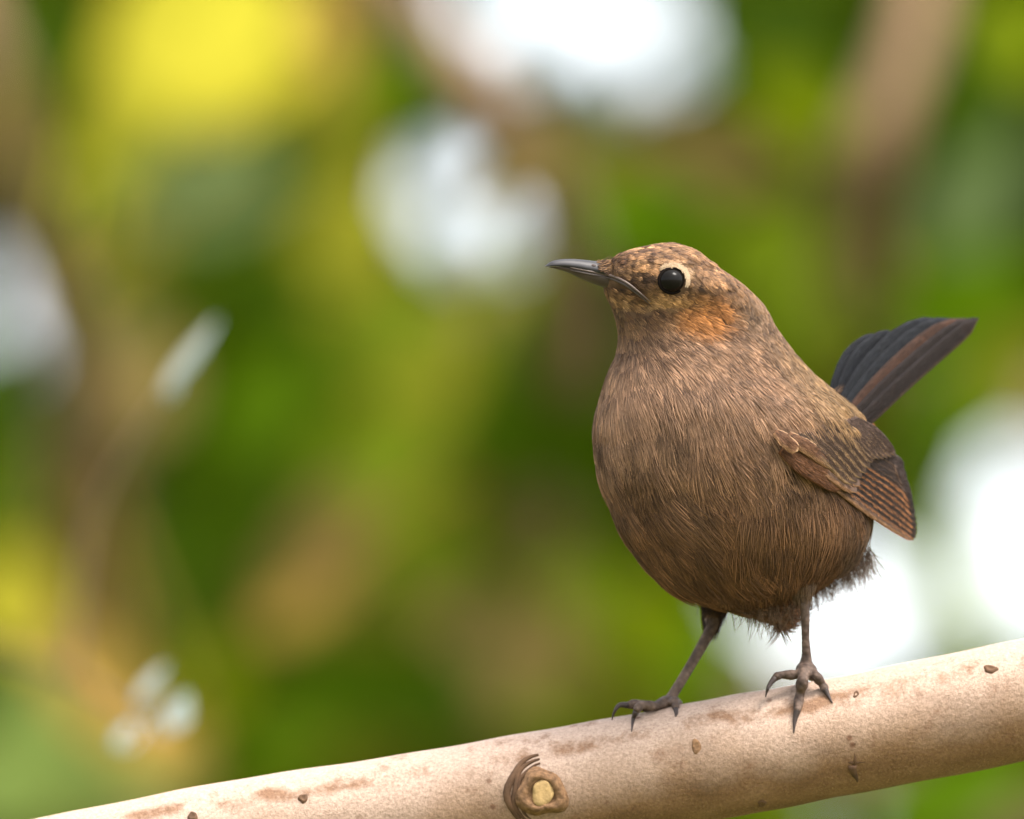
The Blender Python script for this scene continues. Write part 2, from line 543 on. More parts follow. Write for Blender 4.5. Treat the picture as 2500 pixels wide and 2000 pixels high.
branch = empty('perch_branch', tuple(to_world(P(1250, 1950, BY0))[0]),
               'smooth pale beige branch with a cut twig stub, rising gently under the bird', 'branch')
ax = np.array([tuple(P(_cx[i], _cy[i], BY0)) for i in range(0, 400, 1)])
NS = 72
up0 = np.array([0, 0, 1.0])
V, F, UV = [], [], []
KNOT = (1322, 1936)
kp = np.array(P(KNOT[0], KNOT[1], branch_y(*KNOT)))
SCARS = [(1700, 1822, 0.0016), (2418, 1632, 0.0012), (1860, 1960, 0.0014), (470, 1992, 0.0013), (740, 1948, 0.0012), (2090, 1655 + 40, 0.001)]
for i in range(400):
    tg = ax[min(i + 1, 399)] - ax[max(i - 1, 0)]
    tg /= np.linalg.norm(tg)
    fr = np.cross(tg, up0); fr /= np.linalg.norm(fr)       # away or toward
    if fr[1] > 0: fr = -fr                                   # toward the camera
    u = np.cross(fr, tg)
    if u[2] < 0: u = -u
    for j in range(NS + 1):
        a = 2 * math.pi * j / NS
        r = BR * (1 + 0.010 * math.sin(i * 0.11 + 2 * a) + 0.006 * math.sin(i * 0.31 + 3 * a + 1))
        p = ax[i] + r * (math.cos(a) * u + math.sin(a) * fr)
        n = math.cos(a) * u + math.sin(a) * fr
        dk = np.linalg.norm(p - kp)
        p = p + n * 0.0016 * math.exp(-(dk / 0.0095) ** 2)
        V.append(p)
        q = j / NS
        UV.append((i / 400.0, min(q, 1 - q) * 1.0 if True else q))
for i in range(399):
    for j in range(NS):
        a = i * (NS + 1) + j
        F.append((a, a + 1, a + NS + 2, a + NS + 1))
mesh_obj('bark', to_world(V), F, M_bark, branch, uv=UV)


def disc_bump(name, px, py, r, hgt, mat, parent, prof, seed=0, lift=0.0, sides=26, squash=1.0, rag=1.0):
    """a round scar or stub standing on the branch surface; prof = [(radius factor, height factor)]"""
    rs = random.Random(seed)
    y = branch_y(px, py)
    c = np.array(P(px, py, y))
    axp = ax[int(np.argmin(np.linalg.norm(ax - c, axis=1)))]
    n = c - axp; n /= np.linalg.norm(n)
    c = axp + n * (BR + lift)
    tx = np.cross(n, up0); tx /= np.linalg.norm(tx)
    ty = np.cross(tx, n)
    ph = [rs.uniform(0, 6.28) for _ in range(4)]
    V, F = [], []
    for (rf, hf) in prof:
        for j in range(sides):
            a = 2 * math.pi * j / sides
            w = 1 + rag * (0.06 * math.sin(2 * a + ph[0]) + 0.05 * math.sin(3 * a + ph[1]) + 0.03 * math.sin(5 * a + ph[2]))
            V.append(c + r * rf * w * (math.cos(a) * tx * squash + math.sin(a) * ty) + n * hgt * (hf + 0.06 * math.sin(4 * a + ph[3]) * (hf > 0) * (rf > 0.7)))
    m = len(prof)
    for i in range(m - 1):
        for j in range(sides):
            k = (j + 1) % sides
            F.append((i * sides + j, i * sides + k, (i + 1) * sides + k, (i + 1) * sides + j))
    F.append(tuple((m - 1) * sides + j for j in range(sides)))
    return mesh_obj(name, to_world(V), F, mat, parent)


stub = disc_bump('twig_stub', KNOT[0], KNOT[1], 0.0048, 0.0030, M_scar_rim, branch,
                 [(1.45, -0.6), (1.25, 0.3), (1.12, 0.75), (1.02, 0.98), (0.92, 1.05), (0.78, 1.0), (0.66, 0.72), (0.5, 0.66)], 3, 0.0004, 30, 0.94, 1.8)
disc_bump('cut_face', KNOT[0] + 2, KNOT[1], 0.0031, 0.0030, M_wood, stub, [(1.08, 0.5), (1.0, 0.84), (0.92, 0.93), (0.65, 0.95), (0.3, 0.94), (0.02, 0.94)], 5, 0.0004, 30, 0.86, 0.9)
for k, (dx, rr) in enumerate([(-52, 1.0), (-66, 1.12), (-80, 1.25)]):
    pts = []
    for a in np.linspace(100, 250, 16):
        px = KNOT[0] + 8 + (70 + k * 14 + 5 * math.sin(a * 0.09 + k * 2)) * math.cos(math.radians(a)) * 0.9
        py = KNOT[1] - (70 + k * 10) * math.sin(math.radians(a)) * 1.05
        pts.append(tuple(P(px, py, branch_y(px, py) - 0.0009 + 0.0002 * k)))
    v, f = tube(to_world(pts), (0.0005 + 0.0002 * k) * np.sin(np.linspace(0.25, 2.9, 16)) + 0.0001, 8)
    mesh_obj('bark_wrinkle', v, f, M_scar, branch)
for i, (sx, sy, sr) in enumerate(SCARS):
    s_ = disc_bump('bud_scar', sx, sy, sr, 0.0005, M_scar if i != 0 else M_scar_rim, branch,
                   [(1.3, -0.5), (1.0, 0.5), (0.8, 0.9), (0.55, 0.8), (0.3, 0.45)], i, -0.0001, 20, 0.75 if i != 1 else 1.2, 2.2 if i else 1.5)
for (x1, y1), r_ in (((2080, 1800), 0.0007), ((2044, 1850), 0.0007), ((2140, 1856), 0.0006), ((2090, 1915), 0.0013)):
    q_ = []
    for s_ in np.linspace(0, 1, 8):
        px, py = 2084 + (x1 - 2084) * s_ + 4 * math.sin(5 * s_ + x1), 1866 + (y1 - 1866) * s_ + 3 * math.cos(4 * s_ + y1)
        q_.append(tuple(P(px, py, branch_y(px, py) + 0.0003)))
    v, f = tube(to_world(q_), np.linspace(r_, 0.00012, 8), 8)
    mesh_obj('bark_crack', v, f, M_scar, branch)
# branch goes on to the trunk of its own tree, out of the picture on the right
w_end = to_world([ax[-1]])[0]
pts = catmull([w_end + np.array([-0.02, 0, -0.004]), w_end + np.array([0.12, 0.03, 0.02]), w_end + np.array([0.3, 0.1, -0.1]), (w_end[0] + 0.42, 0.25, 1.5), (w_end[0] + 0.45, 0.3, -0.05)], 30)
v, f = tube(pts, np.concatenate([np.linspace(BR * 0.98, 0.022, 8), np.linspace(0.023, 0.06, 22)]), 20)
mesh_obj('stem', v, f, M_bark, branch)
w_st = to_world([ax[0]])[0]
pts = catmull([w_st + np.array([0.01, 0, 0.001]), w_st + np.array([-0.15, -0.01, 0.0]), w_st + np.array([-0.35, 0.0, 0.05])], 14)
v, f = tube(pts, np.linspace(BR * 0.98, 0.008, 14), 20)
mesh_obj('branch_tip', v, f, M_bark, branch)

# a thin twig swings back from the branch end and carries a few withered leaves and the added sky-glint ones
tw = catmull([tuple(pts[6]), tuple(to_world(P(-600, 1700, 0.35))[0]), tuple(to_world(P(-150, 1560, 1.1))[0]), tuple(to_world(P(150, 1640, 1.12))[0]), tuple(to_world(P(300, 1730, 0.9))[0]), tuple(to_world(P(375, 1745, 0.63))[0])], 30)
v, f = tube(tw, np.linspace(0.0022, 0.0008, 30), 8)
twig = mesh_obj('twig', v, f, M_scar, branch)
tw2 = catmull([tuple(tw[18]), tuple(to_world(P(230, 1250, 0.95))[0]), tuple(to_world(P(440, 900, 0.75))[0])], 16)
v, f = tube(tw2, np.linspace(0.0016, 0.0005, 16), 6)
mesh_obj('twig', v, f, M_bark, branch)
LM['sky_glint'] = leaf_mat('leaf_sky_glint', (205, 214, 208), 0.3, 0.5)  # pale leaves stand in for small slivers of bright sky
for (px, py, y, L, W, a, kd) in [(215, 1640, 1.15, 330, 190, 130, 'orange'), (375, 1815, 1.1, 230, 130, 170, 'orange'), (300, 1730, 1.12, 220, 130, 140, 'orange'),
                                 (368, 1668, 0.62, 120, 36, 50, 'sky_glint'), (436, 1738, 0.6, 100, 66, 65, 'sky_glint'), (302, 1790, 0.6, 84, 32, 50, 'sky_glint'),
                                 (464, 868, 0.66, 230, 40, 52, 'sky_glint')]:
    k = S * (1 + y / D)
    Vl, Fl = leaf_geom(L * k, W * k)
    R = Matrix.Rotation(math.radians(90), 3, 'X') @ Matrix.Rotation(math.radians(a - 90), 3, 'Z') @ Matrix.Rotation(math.radians(random.uniform(-10, 10)), 3, 'Y')
    Vw = to_world(Vl @ np.array(R).T + np.array(P(px, py, y)))
    al = np.concatenate([tw, tw2])
    q = al[int(np.argmin(np.linalg.norm(al - Vw[1], axis=1)))]
    sv_, sf_ = tube(catmull([Vw[1], (Vw[1] + q) * 0.5 + np.array([0, 0.004, -0.004]), q], 6), 0.0004, 4)
    VV, FF = join([(list(Vw), Fl), (sv_, sf_)])
    mesh_obj('leaf', VV, FF, LM[kd], branch)

# ------------------------------------------------------------------ bird: body surface from stacked sections
ROWS = [(595, 1612, 1645), (597.5, 1592, 1662), (602, 1570, 1682), (609, 1540, 1700), (617, 1514, 1714), (627, 1494, 1728), (640, 1480, 1744), (657, 1470, 1764), (680, 1462, 1802),
        (699, 1460, 1826), (713, 1467, 1841), (746, 1484, 1873), (766, 1492, 1884), (799, 1500, 1900), (819, 1503, 1915),
        (860, 1500, 1944), (905, 1481, 1984), (964, 1461, 2052), (1000, 1450, 2086), (1039, 1446, 2112), (1064, 1444, 2122),
        (1126, 1448, 2136), (1189, 1465, 2144), (1260, 1490, 2142), (1300, 1512, 2128), (1331, 1529, 2108), (1394, 1579, 2050),
        (1431, 1634, 1985), (1456, 1692, 1955), (1478, 1760, 1938), (1492, 1810, 1926), (1502, 1845, 1914), (1508, 1868, 1902), (1511, 1880, 1894)]
ROWS = np.array(ROWS, dtype=float)
PSI_B = math.radians(42)
PSI_H = math.radians(17)
key_py = [595, 750, 860, 960, 1300, 1512]
key_psi = [17, 17, 30, 42, 42, 42]
key_rat = [1.30, 1.28, 1.12, 1.18, 1.2, 1.15]
key_k = [0.16, 0.22, 0.08, 0.02, 0.0, 0.0]
NT = 128
pyf = np.concatenate([np.linspace(595, 640, 26)[:-1], np.linspace(640, 1440, 130)[:-1], np.linspace(1440, 1511, 24)])
sm_xl = np.interp(pyf, ROWS[:, 0], ROWS[:, 1])
sm_xr = np.interp(pyf, ROWS[:, 0], ROWS[:, 2])


def smooth1(a, it=6):
    a = a.copy()
    for _ in range(it):
        a[1:-1] = 0.25 * a[:-2] + 0.5 * a[1:-1] + 0.25 * a[2:]
    return a


sm_xl, sm_xr = smooth1(sm_xl), smooth1(sm_xr)
INSET = 9.0      # the feathers stand this far outside the skin
mid = 0.5 * (sm_xl + sm_xr)
sm_xl = np.minimum(sm_xl + INSET, mid - 4)
sm_xr = np.maximum(sm_xr - INSET, mid + 4)
th = np.linspace(0, 2 * math.pi, NT, endpoint=False)
G = np.zeros((len(pyf), NT, 3))
CEN = np.zeros((len(pyf), 2))
for i, py in enumerate(pyf):
    psi = math.radians(np.interp(py, key_py, key_psi))
    rat = np.interp(py, key_py, key_rat)
    k = np.interp(py, key_py, key_k)
    u = rat * np.cos(th)
    v_ = np.sin(th) * (1 - k * np.cos(th))
    x = -u * math.cos(psi) + v_ * math.sin(psi)
    y = -u * math.sin(psi) - v_ * math.cos(psi)
    s_ = (sm_xr[i] - sm_xl[i]) * S / (x.max() - x.min())
    x0 = (sm_xl[i] - 1250) * S - s_ * x.min()
    y0 = (x0 - (1800 - 1250) * S) * math.tan(PSI_B)
    CEN[i] = (x0, y0)
    kk = 1 + (y0 + s_ * y) / D
    G[i, :, 0] = (x0 + s_ * x) * kk
    G[i, :, 1] = y0 + s_ * y
    G[i, :, 2] = (1000 - py) * S * kk
F_B = np.array([-math.cos(PSI_B), -math.sin(PSI_B), 0])
L_B = np.array([math.sin(PSI_B), -math.cos(PSI_B), 0])
F_H = np.array([-math.cos(PSI_H), -math.sin(PSI_H), 0])
L_H = np.array([math.sin(PSI_H), -math.cos(PSI_H), 0])
ih = int(np.argmin(abs(pyf - 690)))
HC = np.array([CEN[ih, 0], CEN[ih, 1], 0])
ib = int(np.argmin(abs(pyf - 1120)))
BC = np.array([CEN[ib, 0], CEN[ib, 1], 0])


def near_y(px, py):
    """depth of the near side of the body at a pixel"""
    i = int(np.clip(np.searchsorted(pyf, py), 1, len(pyf) - 1))
    t = np.clip((py - pyf[i - 1]) / (pyf[i] - pyf[i - 1]), 0, 1)
    ring = G[i - 1] * (1 - t) + G[i] * t
    X = (px - 1250) * S
    best = None
    for j in range(NT):
        a, b = ring[j], ring[(j + 1) % NT]
        if (a[0] - X) * (b[0] - X) <= 0 and a[0] != b[0]:
            q = (X - a[0]) / (b[0] - a[0])
            yy = a[1] + q * (b[1] - a[1])
            if best is None or yy < best: best = yy
    if best is None:
        best = ring[np.argmin(abs(ring[:, 0] - X)), 1]
    return best


def head_mirror(p):
    p = np.asarray(p, dtype=float)
    d = (p - HC) @ L_H
    return p - 2 * np.multiply.outer(d, L_H)


def body_mirror(p):
    p = np.asarray(p, dtype=float)
    d = (p - BC) @ L_B
    return p - 2 * np.multiply.outer(d, L_B)


Vb = [tuple(q) for q in G.reshape(-1, 3)]
Fb = []
nr = len(pyf)
for i in range(nr - 1):
    for j in range(NT):
        k = (j + 1) % NT
        Fb.append((i * NT + j, (i + 1) * NT + j, (i + 1) * NT + k, i * NT + k))
Vb.append(tuple(G[0].mean(axis=0))); Vb.append(tuple(G[-1].mean(axis=0)))
for j in range(NT):
    k = (j + 1) % NT
    Fb.append((len(Vb) - 2, j, k))
    Fb.append((len(Vb) - 1, (nr - 1) * NT + k, (nr - 1) * NT + j))

# legs and toes -------------------------------------------------------------
parts = [(Vb, Fb)]
CLAWS = []


def limb3(pts, radii, n=24, sides=14):
    c = catmull([tuple(p) for p in pts], n)
    r = np.interp(np.linspace(0, 1, n), np.linspace(0, 1, len(radii)), radii)
    parts.append(tube(c, r, sides))
    return c


def toe(pts, radii, claw):
    """pts = [(px, py, y or None)]; None = resting on the bark"""
    q = []
    for i, (px, py, y) in enumerate(pts):
        if y is None: y = branch_y(px, py, radii[min(i, len(radii) - 1)] * 0.8)
        q.append(tuple(P(px, py, y)))
    n = 26
    c = catmull(q, n)
    r = np.interp(np.linspace(0, 1, n), np.linspace(0, 1, len(radii)), radii)
    s_ = np.linspace(0, 1, n)
    r = r * (1 + 0.13 * np.sin(s_ * 2 * math.pi * 2.6 + 0.5))         # joint pads
    parts.append(tube(c, r, 12))
    cp = [tuple(c[-2])]
    for (px, py, y) in claw:
        if y is None: y = branch_y(px, py, 0.0001)
        cp.append(tuple(P(px, py, y)))
    CLAWS.append((cp, radii[-1] * 0.92))


# bird's right leg (left in the photograph)
tib_r = limb3([P(1760, 1395, 0.010), P(1748, 1450, 0.011), P(1742, 1490, 0.011), P(1736, 1532, 0.009)], [0.0052, 0.0040, 0.0028, 0.0014])
limb3([P(1745, 1512, 0.0095), P(1737, 1534, 0.009), P(1690, 1618, 0.0065), P(1640, 1700, 0.004), P(1622, 1722, 0.0025)], [0.0013, 0.00150, 0.00125, 0.00125, 0.0017])
toe([(1632, 1712, 0.003), (1590, 1726, 0.001), (1558, 1719, -0.001), (1530, 1722, -0.003)], [0.0015, 0.0013, 0.00125, 0.0009], [(1512, 1722, -0.0035), (1500, 1738, -0.004), (1494, 1758, None)])
toe([(1630, 1714, 0.002), (1600, 1724, -0.002), (1566, 1722, -0.005), (1552, 1738, -0.0065)], [0.0014, 0.0012, 0.0012, 0.00095], [(1546, 1756, None), (1542, 1786, None)])
toe([(1634, 1712, 0.003), (1648, 1716, -0.001), (1650, 1733, -0.003)], [0.0014, 0.0011, 0.0008], [(1651, 1742, None), (1649, 1750, None)])
toe([(1632, 1710, 0.004), (1648, 1712, 0.008), (1660, 1722, 0.0135)], [0.0014, 0.0012, 0.0009], [(1666, 1735, 0.0165), (1668, 1752, 0.0175)])
# bird's left leg (right in the photograph)
limb3([P(1945, 1390, -0.005), P(1958, 1435, -0.006), P(1964, 1462, -0.006)], [0.0044, 0.0028, 0.0014])
limb3([P(1962, 1445, -0.006), P(1966, 1500, -0.006), P(1967, 1560, -0.0055), P(1969, 1600, -0.005), P(1967, 1636, -0.0045)], [0.0014, 0.00115, 0.0010, 0.0012, 0.0020])
toe([(1962, 1632, -0.0045), (1944, 1646, -0.0065), (1906, 1648, -0.0075), (1890, 1656, -0.0082)], [0.0016, 0.0012, 0.0011, 0.0009], [(1879, 1672, -0.009), (1873, 1686, -0.0095), (1869, 1702, None)])
toe([(1966, 1634, -0.0055), (1960, 1660, -0.0098), (1953, 1695, None), (1946, 1738, None)], [0.0018, 0.0015, 0.0013, 0.0010], [(1941, 1758, None), (1938, 1790, None)])
toe([(1974, 1632, -0.0045), (1992, 1650, -0.0075), (2008, 1672, None), (2016, 1686, None)], [0.0016, 0.0013, 0.0011, 0.0009], [(2022, 1698, None), (2032, 1716, None)])
toe([(1970, 1632, -0.003), (1978, 1646, 0.004), (1984, 1652, 0.0105)], [0.0015, 0.0012, 0.0010], [(1988, 1664, 0.0155), (1990, 1682, 0.018)])

Vj, Fj = join(parts)
tmp = bpy.data.meshes.new('tmp')
tmp.from_pydata([tuple(v) for v in to_world(Vj)], [], Fj)
tmp_o = bpy.data.objects.new('tmp', tmp)
COL.objects.link(tmp_o)
rm = tmp_o.modifiers.new('r', 'REMESH'); rm.mode = 'VOXEL'; rm.voxel_size = 0.00032; rm.use_smooth_shade = True
sm = tmp_o.modifiers.new('s', 'SMOOTH'); sm.iterations = 3; sm.factor = 0.5
dg = bpy.context.evaluated_depsgraph_get()
body_me = bpy.data.meshes.new_from_object(tmp_o.evaluated_get(dg))
bpy.data.objects.remove(tmp_o)
body_me.name = 'body'


def skin_material():
    m, t, b = new_mat('down_brown')
    tc = nd(t, 'ShaderNodeTexCoord')
    n = nd(t, 'ShaderNodeTexNoise', Scale=260.0, Detail=4.0)
    t.links.new(tc.outputs['Object'], n.inputs['Vector'])
    r = ramp(t, [(0.3, lin(70, 53, 40)), (0.7, lin(116, 90, 68))], n.outputs[0])
    t.links.new(r.outputs[0], b.inputs['Base Color'])
    b.inputs['Roughness'].default_value = 0.95
    b.inputs['Specular IOR Level'].default_value = 0.1
    return m


def leg_material():
    m, t, b = new_mat('scaly_leg')
    tc = nd(t, 'ShaderNodeTexCoord')
    v = nd(t, 'ShaderNodeTexVoronoi', Scale=800.0)
    t.links.new(tc.outputs['Object'], v.inputs['Vector'])
    n = nd(t, 'ShaderNodeTexNoise', Scale=300.0, Detail=4.0)
    t.links.new(tc.outputs['Object'], n.inputs['Vector'])
    r = ramp(t, [(0.3, lin(84, 67, 57)), (0.7, lin(134, 111, 96))], n.outputs[0])
    sc_ = ramp(t, [(0.0, (1, 1, 1)), (0.8, (0.55, 0.55, 0.55))], v.outputs['Distance'])
    t.links.new(mixc(t, 1.0, r.outputs[0], sc_.outputs[0], 'MULTIPLY'), b.inputs['Base Color'])
    b.inputs['Roughness'].default_value = 0.72
    b.inputs['Specular IOR Level'].default_value = 0.2
    bp = nd(t, 'ShaderNodeBump', Strength=0.9, Distance=0.0003)
    bp.invert = True
    t.links.new(v.outputs['Distance'], bp.inputs['Height'])
    t.links.new(bp.outputs[0], b.inputs['Normal'])
    return m


M_skin, M_leg = skin_material(), leg_material()
body_me.materials.clear()
body_me.materials.append(M_skin); body_me.materials.append(M_leg)
nf = len(body_me.polygons)
cen = np.zeros(nf * 3); body_me.polygons.foreach_get('center', cen)
cl = (np.c_[cen.reshape(-1, 3), np.ones(nf)] @ np.linalg.inv(MN).T)[:, :3]
cpx = 1250 + cl[:, 0] / S / (1 + cl[:, 1] / D)
cpy = 1000 - cl[:, 2] / S / (1 + cl[:, 1] / D)
legm = ((cpx < 1800) & (cpy > 1508)) | ((cpx > 1941) & (cpy > 1452)) | (cpy > 1525)
body_me.polygons.foreach_set('material_index', legm.astype(np.int32))
body_me.polygons.foreach_set('use_smooth', [True] * nf)

bird = empty('bird', tuple(to_world(P(1800, 1690, 0))[0]),
             'small plump brown songbird with rufous cheek and cocked dark tail perched on the branch', 'bird')


def adopt(o, parent):
    o.parent = parent
    o.matrix_parent_inverse = parent.matrix_world.inverted() if parent.type != 'EMPTY' else parent.matrix_basis.inverted()


body = bpy.data.objects.new('body', body_me)
COL.objects.link(body)
adopt(body, bird)

M_claw = simple_mat('claw_horn', (66, 54, 49), 0.6, 400, 0.25, 0.25)
for cp, r0 in CLAWS:
    c = catmull(cp, 12)
    v, f = tube(to_world(c), np.linspace(r0, 0.00012, 12) ** 1.0, 8)
    mesh_obj('claw', v, f, M_claw, bird)

# bill -----------------------------------------------------------------------
M_bill = simple_mat('bill_horn', (50, 47, 48), 0.5, 260, 0.25, 0.3, 0.15)
M_bill_low = simple_mat('lower_bill_horn', (70, 58, 50), 0.55, 260, 0.3, 0.3, 0.2)


def head_plane_y(px):
    return HC[1] + ((px - 1250) * S - HC[0]) * math.tan(PSI_H)


def bill_half(name, upper_edge, lower_edge, widths, mat, top):
    n = 26
    ue = catmull([(a, b, 0) for a, b in upper_edge], n)
    le = catmull([(a, b, 0) for a, b in lower_edge], n)
    wd = np.interp(np.linspace(0, 1, n), np.linspace(0, 1, len(widths)), widths)
    V, F = [], []
    K = 13
    for i in range(n):
        pu, pl = ue[i], le[i]
        for j in range(K):
            a = math.pi * j / (K - 1)          # 0 near edge .. pi far edge, over the ridge
            lat = math.cos(a)
            ht = math.sin(a) ** 0.85
            if top:
                q = pl + (pu - pl) * ht
            else:
                q = pu + (pl - pu) * ht
            c = np.array(P(q[0], q[1], head_plane_y(q[0])))
            V.append(c + L_H * wd[i] * lat)
        # the flat inner side
        q = pl if top else pu
        V.append(np.array(P(q[0], q[1], head_plane_y(q[0]))))
    R = K + 1
    for i in range(n - 1):
        for j in range(R):
            k = (j + 1) % R
            F.append((i * R + j, i * R + k, (i + 1) * R + k, (i + 1) * R + j))
    F.append(tuple(range(R))); F.append(tuple((n - 1) * R + j for j in range(R)))
    return V, F


upV, upF = bill_half('u', [(1331, 649), (1350, 637), (1382, 632.5), (1420, 634), (1462, 639), (1520, 650)],
                     [(1331, 651), (1350, 650), (1382, 652), (1424, 660), (1472, 672), (1524, 688)],
                     [0.0003, 0.0012, 0.0019, 0.0026, 0.0031, 0.0032], M_bill, True)
loV, loF = bill_half('l', [(1339, 651.5), (1362, 651.5), (1390, 654.5), (1426, 662), (1472, 674), (1524, 690)],
                     [(1339, 653), (1362, 658), (1392, 668), (1426, 684), (1468, 700), (1515, 712)],
                     [0.0002, 0.0010, 0.0017, 0.0024, 0.0029, 0.0030], M_bill_low, False)
# gape ridges running back along the cheek
gape_px = [(1392, 653), (1436, 662), (1487, 672), (1524, 687), (1553, 708), (1588, 737)]


def gape(side, off, r0, wid):
    out = []
    for k_, (px, py) in enumerate(gape_px):
        hp = head_plane_y(px) - wid[k_]
        yb = hp if px < 1500 else near_y(px, py + off) - 0.0012
        p = np.array(P(px, py + off, yb))
        out.append(p if side > 0 else head_mirror(p))
    return tube(catmull(out, 26), np.interp(np.linspace(0, 1, 26), [0, 0.3, 0.75, 1], [r0 * 0.3, r0, r0, r0 * 0.3]), 8)


M_gape = simple_mat('gape_horn', (100, 84, 75), 0.5, 300, 0.2, 0.3)
um = mesh_obj('upper_mandible', to_world(upV), upF, M_bill, bird)
lm_ = mesh_obj('lower_mandible', to_world(loV), loF, M_bill_low, bird)
for side_ in (1, -1):
    v, f = gape(side_, 0, 0.00032, [0.0020, 0.0026, 0.0033, 0, 0, 0])
    mesh_obj('gape_edge', to_world(v), f, M_gape, um)
    v, f = gape(side_, 7, 0.00032, [0.0018, 0.0025, 0.0031, 0, 0, 0])
    mesh_obj('gape_edge', to_world(v), f, M_bill_low, lm_)

for side_ in (1, -1):
    pts_ = [np.array(P(px, py, head_plane_y(px) - 0.0022)) for px, py in ((1440, 649), (1449, 650), (1459, 652))]
    if side_ < 0: pts_ = [head_mirror(p) for p in pts_]
    v, f = tube(to_world(catmull(pts_, 8)), 0.00055 * np.sin(np.linspace(0.3, 2.84, 8)), 8)
    mesh_obj('nostril', v, f, M_claw, um)

# eyes -----------------------------------------------------------------------
m_, t_, b_ = new_mat('eye_dark')
b_.inputs['Base Color'].default_value = (0.006, 0.005, 0.004, 1)
b_.inputs['Roughness'].default_value = 0.1
b_.inputs['Specular IOR Level'].default_value = 0.07
M_eye = m_
M_lid = simple_mat('eyelid_skin', (26, 20, 17), 0.9, 300, 0.2, 0.05)
EYE = (1638, 685.5)
ey = near_y(*EYE) + 0.0012
ec = np.array(P(EYE[0], EYE[1], ey))
for side in (1, -1):
    c = ec if side > 0 else head_mirror(ec)
    bm = bmesh.new()
    bmesh.ops.create_uvsphere(bm, u_segments=40, v_segments=28, radius=0.0034)
    Ve = np.array([tuple(v.co) for v in bm.verts]); Fe = [tuple(v.index for v in f.verts) for f in bm.faces]
    bm.free()
    Ve[:, 2] *= 0.9
    eo = mesh_obj('eye', to_world(Ve + c), Fe, M_eye, bird)
    nrm = L_H * side
    ux = F_H
    ring = [c + nrm * 0.0010 + 0.00335 * (math.cos(a) * ux + 0.88 * math.sin(a) * np.array([0, 0, 1.0])) for a in np.linspace(0, 2 * math.pi, 41)]
    v, f = tube(to_world(ring), 0.00042, 8, cap=False)
    mesh_obj('eyelid', v, f, M_lid, eo)


# feathers of wing and tail -----------------------------------------------------
def feather_mat(name, edge, core, inner=None, edge_w=0.3, tip=None, both=True, far=None):
    m, t, b = new_mat(name)
    m['edge'], m['core'], m['edge_w'] = edge, core, edge_w
    uvm = nd(t, 'ShaderNodeUVMap')
    sep = nd(t, 'ShaderNodeSeparateXYZ')
    t.links.new(uvm.outputs[0], sep.inputs[0])
    stops = [(0.0, lin(*edge)), (edge_w * 0.75, lin(*edge)), (edge_w * 1.25, lin(*core)), (0.9, lin(*core)), (1.0, lin(*(inner or core)))]
    r = ramp(t, stops, sep.outputs[0])
    # barbs: fine oblique lines
    wv = nd(t, 'ShaderNodeMath', operation='MULTIPLY_ADD')
    ab = nd(t, 'ShaderNodeMath', operation='ABSOLUTE')
    su = nd(t, 'ShaderNodeMath', operation='SUBTRACT'); t.links.new(sep.outputs[0], su.inputs[0]); su.inputs[1].default_value = 0.45
    t.links.new(su.outputs[0], ab.inputs[0])
    t.links.new(ab.outputs[0], wv.inputs[0]); wv.inputs[1].default_value = -0.25
    t.links.new(sep.outputs[1], wv.inputs[2])
    cmb = nd(t, 'ShaderNodeCombineXYZ'); t.links.new(wv.outputs[0], cmb.inputs[0])
    nz = nd(t, 'ShaderNodeTexNoise', Scale=90.0, Detail=2.0)
    t.links.new(cmb.outputs[0], nz.inputs['Vector'])
    tc = nd(t, 'ShaderNodeTexCoord')
    nz2 = nd(t, 'ShaderNodeTexNoise', Scale=450.0, Detail=3.0)
    t.links.new(tc.outputs['Object'], nz2.inputs['Vector'])
    v1 = ramp(t, [(0.3, (0.72, 0.72, 0.72)), (0.7, (1.18, 1.18, 1.18))], nz.outputs[0])
    v2 = ramp(t, [(0.3, (0.75, 0.75, 0.75)), (0.7, (1.2, 1.2, 1.2))], nz2.outputs[0])
    c = mixc(t, 1.0, mixc(t, 1.0, r.outputs[0], v1.outputs[0], 'MULTIPLY'), v2.outputs[0], 'MULTIPLY')
    if far:
        fr_ = ramp(t, [(0.42, (0, 0, 0)), (0.8, (0.45, 0.45, 0.45))], sep.outputs[1])
        c = mixc(t, fr_.outputs[0], c, lin(*far))
    if tip:
        tr = ramp(t, [(0.86, (0, 0, 0)), (0.97, (1, 1, 1))], sep.outputs[1])
        c = mixc(t, tr.outputs[0], c, lin(*tip))
    t.links.new(c, b.inputs['Base Color'])
    b.inputs['Roughness'].default_value = 0.8
    b.inputs['Specular IOR Level'].default_value = 0.15
    bp = nd(t, 'ShaderNodeBump', Strength=0.25, Distance=0.0002)
    t.links.new(nz.outputs[0], bp.inputs['Height'])
    t.links.new(bp.outputs[0], b.inputs['Normal'])
    return m


